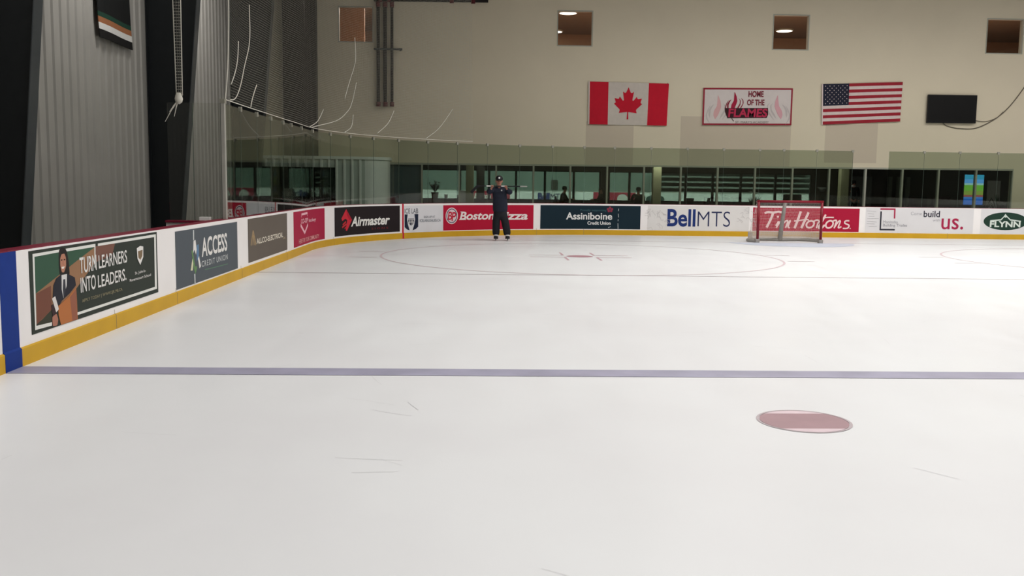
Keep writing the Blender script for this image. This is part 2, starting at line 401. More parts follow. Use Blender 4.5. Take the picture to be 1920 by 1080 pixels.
# ------------------------------------------------------------------ artwork outlines (metres on each panel)
AD = {'learn': (8.625, 12.02, 0.245, 1.0), 'access': (12.74, 15.98, 0.19, 0.965), 'allco': (16.72, 20.1, 0.215, 0.98), 'coop': (20.81, 24.22, 0.2, 0.975), 'air': (24.92, 28.27, 0.215, 0.97), 'ice': (28.46, 30.05, 0.17, 0.965), 'bp': (30.055, 33.37, 0.19, 0.965), 'ass': (33.61, 36.98, 0.195, 0.965), 'bell': (37.22, 40.6, 0.175, 0.985), 'tim': (40.72, 44.29, 0.19, 0.965), 'mb': (44.5, 48.15, 0.18, 1.0), 'fl': (48.4, 51.75, 0.18, 1.005)}
ART = {
 'learn': [
  ('poly','picture',(58,88,70),((0.11,0.696),(1.48,0.712),(1.467,0.564),(0.748,0.311),(0.075,0.103)),0),
  ('poly','picture',(150,113,84),((0.099,0.363),(1.074,0.604),(1.479,0.697),(1.464,0.534),(0.978,0.316),(0.742,0.244),(0.093,0.083)),0),
  ('poly','picture',(120,84,72),((1.479,0.702),(2.022,0.7),(1.926,0.572),(1.464,0.534)),0),
  ('poly','picture',(118,76,62),((0.108,0.362),(0.413,0.403),(0.413,0.179),(0.099,0.082)),0),
  ('poly','picture',(60,62,50),((0.102,0.077),(0.413,0.179),(0.422,0.041),(0.199,0.059)),0),
  ('poly','frame',(226,226,220),((0.068,0.726),(0.632,0.728),(0.619,0.703),(0.104,0.698),(0.086,0.07),(0.402,0.058),(0.399,0.026),(0.059,0.035)),0),
  ('poly','frame',(226,226,220),((0.752,0.726),(1.481,0.728),(1.465,0.482),(1.434,0.483),(1.453,0.697),(0.783,0.698)),0),
  ('poly','frame',(226,226,220),((1.546,0.727),(3.356,0.729),(3.338,0.048),(0.965,0.045),(0.968,0.072),(3.268,0.08),(3.292,0.696),(1.544,0.7)),0),
  ('poly','figure',(40,36,34),((0.609,0.715),(0.655,0.739),(0.709,0.739),(0.759,0.724),(0.792,0.674),(0.818,0.585),(0.826,0.478),(0.76,0.445),(0.61,0.488),(0.595,0.603)),1),
  ('poly','figure',(182,128,104),((0.63,0.638),(0.66,0.678),(0.726,0.68),(0.755,0.638),(0.753,0.561),(0.704,0.503),(0.656,0.507),(0.627,0.572)),1),
  ('poly','figure',(235,225,215),((0.649,0.558),(0.722,0.558),(0.698,0.537),(0.658,0.539)),0),
  ('stroke','figure',(48,34,32),((0.644,0.624),(0.675,0.624)),0.012,0),
  ('stroke','figure',(48,34,32),((0.705,0.624),(0.739,0.623)),0.012,0),
  ('stroke','figure',(150,96,80),((0.689,0.61),(0.684,0.581),(0.697,0.578)),0.01,0),
  ('poly','figure',(44,44,52),((0.632,0.486),(0.775,0.482),(0.941,0.428),(0.962,0.347),(0.814,0.285),(0.631,0.233),(0.563,0.193),(0.432,0.27),(0.458,0.399),(0.522,0.458)),0),
  ('poly','figure',(216,214,212),((0.642,0.48),(0.763,0.479),(0.747,0.369),(0.666,0.253),(0.634,0.342)),0),
  ('poly','figure',(58,58,66),((0.675,0.434),(0.719,0.434),(0.724,0.333),(0.668,0.253),(0.656,0.34)),0),
  ('poly','figure',(180,112,66),((0.541,0.191),(0.789,0.258),(0.96,0.328),(0.968,0.208),(0.973,0.004),(0.589,0.004),(0.544,0.105)),0),
  ('poly','figure',(150,95,75),((0.81,0.246),(0.958,0.308),(0.962,0.006),(0.845,0.002)),0),
  ('poly','figure',(218,212,208),((0.416,0.28),(0.486,0.294),(0.555,0.161),(0.494,0.138)),0),
  ('poly','figure',(60,45,48),((0.396,0.218),(0.442,0.227),(0.503,0.12),(0.425,0.083)),0),
  ('poly','figure',(172,118,100),((0.411,0.104),(0.496,0.123),(0.53,0.069),(0.504,0.014),(0.411,0.021)),1),
  ('text','lettering',(225,222,218),'TURN',(1.061,0.452),(1.484,0.614),0.012,0,1),
  ('text','lettering',(225,222,218),'LEARNERS',(1.541,0.46),(2.354,0.603),0.012,0,1),
  ('text','lettering',(225,222,218),'INTO',(1.067,0.257),(1.448,0.412),0.012,0,1),
  ('text','lettering',(225,222,218),'LEADERS.',(1.505,0.261),(2.314,0.395),0.012,0,1),
  ('text','lettering',(150,142,112),'APPLY TODAY | WWW.SJR.MB.CA',(1.086,0.147),(2.182,0.19),0.004,0,1),
  ('text','lettering',(225,222,218),"St. John's-",(2.592,0.287),(2.953,0.33),0.01,0,1),
  ('text','lettering',(225,222,218),'Ravenscourt School',(2.417,0.23),(3.127,0.262),0.01,0,1),
  ('poly','emblem',(225,222,218),((2.67,0.599),(2.783,0.62),(2.888,0.606),(2.878,0.482),(2.77,0.395),(2.685,0.473)),0),
  ('poly','emblem',(128,108,84),((2.706,0.562),(2.862,0.569),(2.845,0.495),(2.775,0.454),(2.713,0.488)),0),
 ],
 'access': [
  ('poly','emblem',(205,208,206),((0.79,0.758),(0.835,0.758),(0.831,0.616),(0.785,0.613)),0),
  ('poly','emblem',(190,194,194),((0.793,0.138),(0.849,0.138),(0.852,-0.009),(0.802,-0.01)),0),
  ('poly','emblem',(225,222,218),((0.767,0.432),(0.799,0.605),(0.894,0.615),(0.94,0.474),(0.899,0.403),(0.841,0.48)),0),
  ('poly','emblem',(216,214,180),((0.635,0.2),(0.727,0.362),(0.782,0.348),(0.728,0.193)),0),
  ('poly','emblem',(225,222,218),((0.95,0.421),(1.015,0.422),(1.13,0.218),(1.054,0.193)),0),
  ('poly','emblem',(96,128,160),((0.945,0.537),(1.046,0.543),(1.04,0.373),(0.926,0.296)),0),
  ('poly','emblem',(104,140,92),((0.688,0.478),(0.743,0.475),(0.847,0.238),(0.918,0.244),(0.94,0.21),(0.849,0.131),(0.779,0.222)),0),
  ('text','lettering',(225,222,218),'ACCESS',(1.18,0.343),(2.585,0.627),0.022,0,1),
  ('text','lettering',(200,203,202),'CREDIT UNION',(1.162,0.202),(2.595,0.288),0.004,0,1.25),
  ('stroke','lettering',(95,125,105),((1.315,0.152),(1.722,0.143),(2.133,0.135),(2.591,0.129)),0.014,0),
 ],
 'allco': [
  ('stroke','emblem',(165,140,104),((0.197,0.293),(0.365,0.543)),0.05,0),
  ('stroke','emblem',(165,140,104),((0.329,0.29),(0.369,0.469)),0.04,0),
  ('stroke','emblem',(165,140,104),((0.454,0.285),(0.378,0.469)),0.04,0),
  ('stroke','emblem',(165,140,104),((0.572,0.281),(0.374,0.542)),0.05,0),
  ('text','lettering',(224,216,200),'ALLCO-ELECTRICAL',(0.623,0.288),(2.943,0.389),0.02,0,1),
  ('text','lettering',(170,155,130),'Ltd.',(2.957,0.244),(3.189,0.295),0.01,0,1),
 ],
 'coop': [
  ('stroke','emblem',(232,180,190),((0.911,0.634),(0.923,0.697),(1.662,0.704),(1.658,0.63)),0.05,0),
  ('stroke','emblem',(232,180,190),((0.796,0.462),(1.295,0.265),(1.719,0.438)),0.075,0),
  ('text','lettering',(232,180,190),'CO-OP',(0.852,0.484),(1.692,0.596),0.02,0,1),
  ('text','lettering',(232,180,190),'hockey',(1.82,0.459),(2.645,0.569),0.02,0,1),
  ('text','lettering',(228,160,160),'HERE FOR YOUR COMMUNITY',(0.565,0.049),(2.935,0.149),0.015,0,1),
 ],
 'air': [
  ('poly','emblem',(200,48,62),((0.715,0.704),(1.035,0.41),(0.753,0.118),(0.675,0.133),(0.767,0.408),(0.662,0.449),(0.48,0.393),(0.43,0.46)),0),
  ('poly','emblem',(176,34,52),((0.715,0.704),(1.035,0.41),(0.878,0.412),(0.748,0.548)),0),
  ('stroke','emblem',(190,50,55),((0.696,0.369),(0.501,0.292)),0.045,1),
  ('stroke','emblem',(190,50,55),((0.72,0.303),(0.463,0.223)),0.045,1),
  ('stroke','emblem',(190,50,55),((0.73,0.237),(0.611,0.184)),0.035,1),
  ('text','lettering',(232,230,224),'Airmaster',(0.978,0.223),(2.904,0.494),0.03,0.25,1),
  ('text','lettering',(120,44,46),'SIGNS',(2.04,0.103),(2.825,0.155),0.01,0,1.5),
 ],
 'ice': [
  ('text','lettering',(70,70,78),'ICE LAB',(0.011,0.564),(0.584,0.708),0.004,0,1),
  ('poly','emblem',(38,44,62),((0.011,0.539),(0.144,0.538),(0.118,0.395),(0.155,0.241),(0.228,0.066),(0.111,0.098),(0.014,0.167)),0),
  ('poly','emblem',(38,44,62),((0.585,0.54),(0.427,0.541),(0.458,0.39),(0.423,0.236),(0.351,0.064),(0.489,0.099),(0.586,0.165)),0),
  ('poly','emblem',(38,44,62),((0.162,0.413),(0.412,0.41),(0.412,0.313),(0.361,0.237),(0.289,0.206),(0.212,0.24),(0.162,0.317)),0),
  ('stroke','emblem',(225,222,218),((0.155,0.379),(0.42,0.375)),0.02,0),
  ('stroke','emblem',(225,222,218),((0.17,0.313),(0.407,0.31)),0.02,0),
  ('stroke','emblem',(225,222,218),((0.227,0.393),(0.227,0.22)),0.018,0),
  ('stroke','emblem',(225,222,218),((0.289,0.392),(0.289,0.219)),0.018,0),
  ('stroke','emblem',(225,222,218),((0.351,0.391),(0.351,0.218)),0.018,0),
  ('text','lettering',(140,144,150),'SIGN UP AT',(0.816,0.415),(1.266,0.484),0.012,0,1),
  ('text','lettering',(140,144,150),'ICELABGOALIES.CA',(0.651,0.3),(1.489,0.386),0.012,0,1),
 ],
 'bp': [
  ('ell','emblem',(230,214,214),(0.328,0.447),(0.236,0.252),0),
  ('ell','emblem',(60,58,92),(0.328,0.447),(0.207,0.222),0),
  ('ell','emblem',(222,200,204),(0.328,0.447),(0.179,0.198),0),
  ('text','emblem',(190,36,60),'B',(0.169,0.322),(0.345,0.576),0.02,0.15,1),
  ('text','emblem',(190,36,60),'P',(0.318,0.291),(0.5,0.56),0.02,0.15,1),
  ('text','lettering',(236,226,224),'Boston',(0.628,0.313),(1.922,0.569),0.026,0.22,1),
  ('text','lettering',(236,226,224),'Pizza',(2.003,0.301),(3.113,0.566),0.026,0.22,1),
  ('stroke','lettering',(236,226,224),((0.613,0.328),(0.823,0.327)),0.022,0),
  ('stroke','lettering',(236,226,224),((0.742,0.327),(0.876,0.327)),0.022,0),
  ('stroke','lettering',(236,226,224),((1.986,0.317),(2.189,0.316)),0.022,0),
  ('stroke','lettering',(236,226,224),((0.661,0.563),(0.786,0.563)),0.022,0),
 ],
 'ass': [
  ('text','lettering',(226,226,224),'Assiniboine',(0.885,0.305),(2.434,0.539),0.022,0,1),
  ('text','lettering',(222,222,220),'Credit Union',(1.61,0.14),(2.387,0.254),0.03,0,1),
  ('text','lettering',(58,92,98),'Proudly supporting',(1.363,0.566),(2.236,0.65),0.01,0,1),
  ('ell','emblem',(140,54,72),(2.355,0.699),(0.038,0.04),0),
  ('ell','emblem',(140,54,72),(2.422,0.655),(0.039,0.04),0),
  ('ell','emblem',(140,54,72),(2.397,0.593),(0.039,0.04),0),
  ('ell','emblem',(140,54,72),(2.317,0.592),(0.039,0.04),0),
  ('ell','emblem',(140,54,72),(2.289,0.654),(0.039,0.041),0),
  ('ell','emblem',(60,80,86),(2.356,0.641),(0.026,0.027),0),
  ('stroke','scratches',(186,194,196),((2.642,0.674),(2.635,0.599)),0.018,0),
  ('stroke','scratches',(186,194,196),((2.633,0.509),(2.645,0.389)),0.018,0),
  ('stroke','scratches',(186,194,196),((2.633,0.331),(2.63,0.264)),0.018,0),
  ('stroke','scratches',(186,194,196),((2.627,0.197),(2.636,0.013)),0.018,0),
  ('stroke','scratches',(186,194,196),((2.304,0.048),(2.391,0.084)),0.018,0),
 ],
 'bell': [
  ('text','lettering',(36,54,112),'Bell',(0.652,0.127),(1.588,0.706),0.024,0,1),
  ('text','lettering',(48,54,88),'MTS',(1.659,0.14),(2.745,0.642),-0.012,0,1),
  ('stroke','scribble',(192,188,188),((0.101,0.602),(0.174,0.652),(0.154,0.612),(0.267,0.486)),0.009,1),
  ('stroke','scribble',(192,188,188),((0.267,0.534),(0.353,0.567),(0.332,0.607),(0.308,0.402)),0.009,1),
  ('stroke','scribble',(192,188,188),((0.296,0.19),(0.408,0.235),(0.382,0.152),(0.429,0.067)),0.009,1),
  ('stroke','scribble',(192,188,188),((0.3,0.614),(0.395,0.591),(0.41,0.672),(0.385,0.581)),0.009,1),
  ('stroke','scribble',(192,188,188),((0.33,0.156),(0.418,0.185),(0.495,0.131),(0.489,0.034)),0.009,1),
  ('stroke','scribble',(192,188,188),((3.096,0.458),(3.19,0.469),(3.161,0.489),(3.242,0.431)),0.009,1),
  ('stroke','scribble',(192,188,188),((2.957,0.33),(3.02,0.326),(3.064,0.353),(3.136,0.285)),0.009,1),
  ('stroke','scribble',(192,188,188),((3.062,0.583),(3.158,0.616),(3.156,0.519),(3.122,0.494)),0.009,1),
  ('stroke','scribble',(192,188,188),((3.213,0.645),(3.253,0.684),(3.361,0.611),(3.258,0.583)),0.009,1),
  ('stroke','scribble',(192,188,188),((2.994,0.43),(3.035,0.402),(3.163,0.323),(3.13,0.294)),0.009,1),
  ('stroke','scribble',(192,188,188),((-0.096,0.49),(0.034,0.453),(0.005,0.386),(0.017,0.372)),0.009,1),
  ('stroke','scribble',(192,188,188),((-0.012,0.549),(0.065,0.601),(0.085,0.44),(0.047,0.525)),0.009,1),
  ('stroke','scribble',(192,188,188),((-0.09,0.56),(0.021,0.581),(-0.009,0.635),(0.086,0.489)),0.009,1),
  ('stroke','scribble',(192,188,188),((-0.041,0.626),(-0.001,0.673),(0.091,0.69),(-0.032,0.545)),0.009,1),
  ('stroke','scribble',(192,188,188),((-0.014,0.074),(0.034,0.07),(0.133,0.083),(0.163,-0.004)),0.009,1),
  ('stroke','scribble',(192,188,188),((0.373,0.425),(0.412,0.436),(0.453,0.331),(0.523,0.344)),0.009,1),
  ('stroke','scribble',(192,188,188),((0.305,0.516),(0.363,0.558),(0.383,0.426),(0.331,0.486)),0.009,1),
  ('stroke','scribble',(192,188,188),((0.588,0.336),(0.72,0.351),(0.754,0.294),(0.732,0.226)),0.009,1),
  ('stroke','scribble',(192,188,188),((0.446,0.613),(0.503,0.561),(0.613,0.513),(0.508,0.512)),0.009,1),
  ('stroke','scribble',(192,188,188),((0.55,0.29),(0.665,0.288),(0.683,0.24),(0.601,0.158)),0.009,1),
  ('stroke','scribble',(192,188,188),((3.429,0.664),(3.562,0.6),(3.559,0.751),(3.59,0.627)),0.009,1),
  ('stroke','scribble',(192,188,188),((3.446,0.312),(3.486,0.36),(3.576,0.287),(3.584,0.18)),0.009,1),
  ('stroke','scribble',(192,188,188),((3.197,0.703),(3.321,0.774),(3.356,0.775),(3.346,0.588)),0.009,1),
  ('stroke','scribble',(192,188,188),((3.415,0.381),(3.535,0.425),(3.548,0.407),(3.578,0.267)),0.009,1),
  ('stroke','scribble',(192,188,188),((3.288,0.394),(3.324,0.46),(3.412,0.386),(3.445,0.3)),0.009,1),
 ],
 'tim': [
  ('stroke','lettering',(234,206,204),((0.386,0.588),(0.5,0.626),(0.679,0.614),(0.856,0.644),(0.98,0.609)),0.068,1),
  ('stroke','lettering',(234,206,204),((0.679,0.614),(0.589,0.367),(0.472,0.115)),0.08,1),
  ('stroke','lettering',(234,206,204),((0.778,0.176),(0.87,0.325),(0.801,0.108)),0.048,1),
  ('ell','lettering',(234,206,204),(0.836,0.475),(0.035,0.033),0),
  ('stroke','lettering',(234,206,204),((0.8,0.119),(0.926,0.315),(1.021,0.345),(0.95,0.11)),0.048,1),
  ('stroke','lettering',(234,206,204),((0.95,0.121),(1.082,0.317),(1.17,0.343),(1.107,0.111)),0.048,1),
  ('stroke','lettering',(234,206,204),((1.106,0.123),(1.227,0.33),(1.254,0.33),(1.19,0.158),(1.248,0.113)),0.048,1),
  ('stroke','lettering',(234,206,204),((1.596,0.662),(1.504,0.377),(1.411,0.103)),0.08,1),
  ('stroke','lettering',(234,206,204),((1.857,0.633),(1.75,0.379),(1.635,0.11)),0.08,1),
  ('stroke','lettering',(234,206,204),((1.387,0.342),(1.583,0.366),(1.823,0.397),(1.886,0.334)),0.04,1),
  ('ellring','lettering',(234,206,204),(1.929,0.239),(0.125,0.115),0.055),
  ('stroke','lettering',(234,206,204),((2.032,0.335),(2.153,0.381),(2.229,0.337),(2.181,0.268),(2.143,0.11)),0.048,1),
  ('stroke','lettering',(234,206,204),((2.435,0.568),(2.323,0.337),(2.22,0.144),(2.3,0.111),(2.418,0.225)),0.064,1),
  ('stroke','lettering',(234,206,204),((2.306,0.454),(2.496,0.473),(2.711,0.474)),0.044,1),
  ('ellring','lettering',(234,206,204),(2.574,0.244),(0.12,0.12),0.055),
  ('stroke','lettering',(234,206,204),((2.659,0.339),(2.803,0.374),(2.737,0.115)),0.048,1),
  ('stroke','lettering',(234,206,204),((2.747,0.149),(2.872,0.341),(2.932,0.346),(2.875,0.139),(2.981,0.173)),0.048,1),
  ('stroke','lettering',(234,206,204),((3.236,0.37),(3.106,0.36),(3.092,0.286),(3.23,0.22),(3.186,0.123),(3.029,0.113)),0.048,1),
  ('ell','lettering',(234,206,204),(3.276,0.115),(0.019,0.021),0),
 ],
 'mb': [
  ('stroke','emblem',(168,42,74),((0.483,0.781),(0.995,0.782)),0.05,0),
  ('stroke','emblem',(168,42,74),((0.97,0.801),(0.976,0.472)),0.05,0),
  ('stroke','emblem',(48,48,58),((0.513,0.706),(0.516,0.089)),0.05,0),
  ('stroke','emblem',(48,48,58),((0.494,0.101),(1.008,0.1)),0.05,0),
  ('text','lettering',(150,148,154),'Manitoba',(0.598,0.308),(1.094,0.405),0,0,1),
  ('text','lettering',(150,148,154),'Building Trades',(0.605,0.177),(1.418,0.295),0.01,0,1),
  ('text','lettering',(170,168,174),'Come',(1.519,0.592),(1.894,0.701),0,0,1),
  ('text','lettering',(50,50,62),'build',(1.952,0.532),(2.505,0.743),0.016,0,1),
  ('text','lettering',(170,168,174),'with',(2.273,0.389),(2.518,0.473),0,0,1),
  ('text','lettering',(168,40,76),'us.',(2.572,0.129),(3.315,0.5),0.006,0,1),
  ('stroke','scratches',(176,174,178),((0.026,0.711),(0.344,0.699)),0.01,0),
  ('stroke','scratches',(176,174,178),((0.064,0.627),(0.275,0.611)),0.01,0),
  ('stroke','scratches',(176,174,178),((0.096,0.543),(0.294,0.541)),0.01,0),
  ('stroke','scratches',(176,174,178),((0.06,0.458),(0.445,0.469)),0.01,0),
  ('stroke','scratches',(176,174,178),((0.051,0.373),(0.388,0.352)),0.01,0),
  ('stroke','scratches',(176,174,178),((0.043,0.288),(0.314,0.284)),0.01,0),
  ('stroke','scratches',(176,174,178),((0.119,0.204),(0.401,0.21)),0.01,0),
 ],
 'fl': [
  ('ell','emblem',(38,62,52),(0.846,0.423),(0.748,0.297),0),
  ('stroke','emblem',(206,216,208),((0.325,0.433),(0.686,0.471),(0.832,0.631),(1.003,0.473),(1.37,0.426)),0.042,0),
  ('poly','emblem',(206,216,208),((0.829,0.674),(0.905,0.576),(0.838,0.545),(0.763,0.576)),0),
  ('text','lettering',(214,222,214),'FLYNN',(0.318,0.225),(1.361,0.426),0.035,0,1),
 ],
 'sign': [
  ('poly','pale_flame',(216,170,170),((0.536,1.062),(0.632,0.847),(0.665,0.651),(0.62,0.503),(0.551,0.331),(0.455,0.208),(0.392,0.355),(0.411,0.503),(0.505,0.675),(0.522,0.896)),1),
  ('poly','pale_flame',(196,188,184),((0.398,0.728),(0.288,0.654),(0.21,0.502),(0.216,0.354),(0.259,0.256),(0.276,0.355),(0.286,0.502),(0.339,0.625)),1),
  ('poly','pale_flame',(196,188,184),((0.274,0.698),(0.179,0.551),(0.115,0.354),(0.141,0.206),(0.298,0.01),(0.191,0.207),(0.16,0.354),(0.21,0.526)),1),
  ('poly','pale_flame',(196,188,184),((0.702,0.794),(0.781,0.688),(0.777,0.541),(0.675,0.369),(0.618,0.208),(0.719,0.332),(0.809,0.492),(0.822,0.676)),1),
  ('poly','pale_flame',(196,188,184),((0.827,0.794),(0.907,0.677),(0.907,0.542),(0.809,0.357),(0.695,0.159),(0.859,0.357),(0.947,0.554),(0.931,0.701)),1),
  ('poly','pale_flame ',(216,165,172),((2.697,1.073),(2.618,0.856),(2.602,0.66),(2.658,0.512),(2.742,0.34),(2.848,0.217),(2.9,0.365),(2.868,0.513),(2.759,0.685),(2.724,0.906)),1),
  ('poly','pale_flame ',(196,186,184),((2.863,0.739),(2.98,0.666),(3.07,0.514),(3.076,0.366),(3.04,0.267),(3.016,0.366),(2.994,0.514),(2.93,0.636)),1),
  ('poly','pale_flame ',(196,186,184),((2.99,0.711),(3.098,0.563),(3.177,0.367),(3.164,0.218),(3.021,0.02),(3.113,0.218),(3.132,0.366),(3.069,0.539)),1),
  ('poly','pale_flame ',(196,186,184),((2.553,0.802),(2.482,0.696),(2.498,0.548),(2.614,0.377),(2.684,0.217),(2.573,0.339),(2.47,0.499),(2.442,0.684)),1),
  ('poly','pale_flame ',(196,186,184),((2.427,0.801),(2.356,0.683),(2.367,0.548),(2.481,0.364),(2.61,0.167),(2.43,0.363),(2.326,0.56),(2.33,0.708)),1),
  ('poly','flame',(168,36,66),((1.134,1.174),(1.211,1.002),(1.237,0.845),(1.202,0.727),(1.147,0.589),(1.07,0.491),(1.019,0.608),(1.035,0.726),(1.11,0.864),(1.123,1.041)),1),
  ('poly','flame',(140,44,62),((1.024,0.907),(0.936,0.848),(0.874,0.726),(0.879,0.608),(0.914,0.529),(0.927,0.608),(0.934,0.726),(0.977,0.824)),1),
  ('poly','flame',(140,44,62),((0.924,0.883),(0.849,0.765),(0.798,0.607),(0.819,0.49),(0.945,0.333),(0.859,0.49),(0.834,0.608),(0.873,0.745)),1),
  ('poly','flame',(140,44,62),((1.267,0.959),(1.331,0.875),(1.327,0.757),(1.246,0.619),(1.201,0.491),(1.282,0.59),(1.353,0.718),(1.363,0.865)),1),
  ('poly','flame',(140,44,62),((1.368,0.959),(1.432,0.866),(1.432,0.758),(1.353,0.61),(1.263,0.452),(1.393,0.61),(1.464,0.768),(1.451,0.885)),1),
  ('poly','flame',(62,34,40),((0.791,0.598),(2.36,0.608),(2.378,0.378),(2.329,0.256),(0.901,0.242),(0.803,0.47)),0),
  ('stroke','flame',(70,50,50),((1.049,0.254),(1.134,0.133)),0.02,1),
  ('text','lettering',(128,44,58),'HOME',(1.634,0.992),(2.182,1.21),0.03,0,1),
  ('text','lettering',(128,44,58),'OF THE',(1.595,0.697),(2.225,0.909),0.03,0,1),
  ('text','lettering',(190,52,84),'FLAMES',(0.923,0.278),(2.341,0.585),0.03,0.06,1),
  ('text','lettering',(140,134,130),"ST. MARY'S ACADEMY",(1.197,0.062),(2.416,0.145),0,0,1),
 ],
}

# ================================================================== SETTING
M_ICE = bpy.data.materials.new('ice'); M_ICE.use_nodes = True
def _ice():
    nt = M_ICE.node_tree; b = nt.nodes['Principled BSDF']; N = nt.nodes.new; L = nt.links.new
    tc = N('ShaderNodeTexCoord')
    n1 = N('ShaderNodeTexNoise'); n1.inputs['Scale'].default_value = 0.35; n1.inputs['Detail'].default_value = 5
    n2 = N('ShaderNodeTexNoise'); n2.inputs['Scale'].default_value = 3.0; n2.inputs['Detail'].default_value = 6
    mp = N('ShaderNodeMapping'); mp.inputs['Scale'].default_value = (1.0, 0.25, 1)
    L(tc.outputs['Object'], n1.inputs['Vector']); L(tc.outputs['Object'], mp.inputs[0]); L(mp.outputs[0], n2.inputs['Vector'])
    rp = N('ShaderNodeValToRGB'); rp.color_ramp.elements[0].position = 0.35; rp.color_ramp.elements[1].position = 0.65
    rp.color_ramp.elements[0].color = (0.765, 0.762, 0.772, 1); rp.color_ramp.elements[1].color = (0.805, 0.812, 0.818, 1)
    L(n1.outputs['Fac'], rp.inputs[0]); L(rp.outputs[0], b.inputs['Base Color'])
    rr = N('ShaderNodeMapRange'); rr.inputs['To Min'].default_value = 0.30; rr.inputs['To Max'].default_value = 0.48
    L(n2.outputs['Fac'], rr.inputs['Value']); L(rr.outputs[0], b.inputs['Roughness'])
    bp = N('ShaderNodeBump'); bp.inputs['Strength'].default_value = 0.05; bp.inputs['Distance'].default_value = 0.01
    L(n2.outputs['Fac'], bp.inputs['Height']); L(bp.outputs[0], b.inputs['Normal'])
    b.inputs['Specular IOR Level'].default_value = 0.22
_ice()

M_WALL = mat('cream_paint', (221, 210, 186), 0.75, noise=0.02, scale=0.6)
M_PATCH = mat('darker_cream', (203, 190, 170), 0.75, noise=0.02, scale=0.6)
M_METAL = mat('grey_cladding', (150, 147, 141), 0.5, 0.0, noise=0.05, scale=1.2)
M_BLACK = mat('black_steel', (24, 27, 29), 0.45, noise=0.1)
M_DGREY = mat('dark_grey_steel', (62, 66, 68), 0.5, noise=0.06)
M_WHITE = mat('board_plastic', (242, 238, 236), 0.35, noise=0.02, scale=2)
M_YEL = mat('kick_strip_yellow', (202, 158, 38), 0.5, noise=0.05, scale=2, spec=0.2)
M_RED = mat('cap_rail_red', (124, 20, 48), 0.4, noise=0.05)
M_STRIPE = mat('goal_line_red', (190, 30, 55), 0.4, noise=0.03)
M_BLUE = mat('blue_stripe', (28, 56, 132), 0.6, noise=0.05, spec=0.1)
M_FRAME = mat('window_frame', (172, 172, 158), 0.5, noise=0.03)
M_DARK = mat('dark_interior', (58, 55, 52), 0.8, noise=0.05)
M_CARPET = mat('lobby_floor', (74, 66, 62), 0.85, noise=0.1)
M_CONC = mat('rubber_floor', (62, 60, 58), 0.85, noise=0.1)
M_BROWN = mat('upper_room_wall', (150, 122, 100), 0.8, noise=0.05)
M_GLASS = glass('rink_glass', (0.73, 0.775, 0.715), 0.035)
M_WGLASS = glass('window_glass', (0.76, 0.80, 0.785), 0.04)

# the ice, and the floors around it
mb = MB(); pts = []
k = 240
for i in range(k + 1):
    pts.append(board_pt(-16 + (SC + LS + 16 + 16) * i / k, -0.02))
mb.add([(x, y, 0) for x, y in pts] + [(x, y, -0.1) for x, y in pts],
       [tuple(range(len(pts)))] + [(i, i + 1, len(pts) + i + 1, len(pts) + i) for i in range(len(pts) - 1)])
ice = struct(mb.build('floor_ice', M_ICE))
struct(MB().box(-10, WALL_R, -17, WALL_Y + 0.3, -0.25, -0.12).build('floor', M_CONC))
struct(MB().box(WALL_L - 0.4, WALL_R + 0.3, -17, WALL_Y + 0.3, CEIL, CEIL + 0.2).build('ceiling', mat('roof_deck', (120, 118, 112), 0.8)))
struct(MB().box(WALL_R, WALL_R + 0.3, -17, WALL_Y + 0.3, -0.2, CEIL).build('wall_right', M_METAL))
struct(MB().box(WALL_L - 0.4, WALL_R + 0.3, -17.3, -17, -0.2, CEIL).build('wall_back', M_WALL))

# ribbed metal wall on the left: one folded sheet
mb = MB(); prof = []
y = -17.0
while y < WALL_Y - 0.02:
    prof += [(y, 0), (y + 0.16, 0), (y + 0.19, 0.035), (y + 0.27, 0.035), (y + 0.30, 0)]
    y += 0.36
n = len(prof)
vs = [(WALL_L + d, min(yy, WALL_Y), z) for z in (-0.2, CEIL) for yy, d in prof]
mb.add(vs, [(i, i + 1, n + i + 1, n + i) for i in range(n - 1)])
mb.box(WALL_L - 0.3, WALL_L - 0.01, -17, WALL_Y, -0.2, CEIL)
struct(mb.build('wall_left', M_METAL))

# end wall with real openings
MULL = [-3.328, -2.068, -0.729, 0.595, 1.941, 3.272, 4.606, 5.944, 7.285, 8.63, 9.998, 11.369, 12.725, 14.064, 15.427, 16.773, 18.163, 19.537]
def wtop(x): return 2.30 + (x + 3.3) * 0.0035
SQ = [(-5.02, -3.785), (2.70, 3.975), (10.42, 11.747), (18.19, 19.56)]
SZ0, SZ1 = 6.52, 7.77
mb = MB()
y0, y1 = WALL_Y, WALL_Y + 0.25
mb.box(WALL_L - 0.3, MULL[0], y0, y1, -0.2, 2.34)
mb.box(MULL[-1], WALL_R, y0, y1, -0.2, 2.34)
mb.box(MULL[0], MULL[-1], y0, y1, -0.2, 0.25)
mb.box(WALL_L - 0.3, WALL_R, y0, y1, 2.34, SZ0)
mb.box(WALL_L - 0.3, WALL_R, y0, y1, SZ1, CEIL)
xs = [WALL_L - 0.3] + [v for p in SQ for v in p] + [WALL_R]
for i in range(0, len(xs), 2): mb.box(xs[i], xs[i + 1], y0, y1, SZ0, SZ1)
struct(mb.build('wall_end', M_WALL))
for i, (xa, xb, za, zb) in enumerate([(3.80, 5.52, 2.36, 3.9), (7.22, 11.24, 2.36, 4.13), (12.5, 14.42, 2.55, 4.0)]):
    struct(MB().box(xa, xb, WALL_Y - 0.004, WALL_Y + 0.02, za, zb).build('wall_patch_%d' % (i + 1), M_PATCH))  # flat rectangles in a darker cream than the wall around them

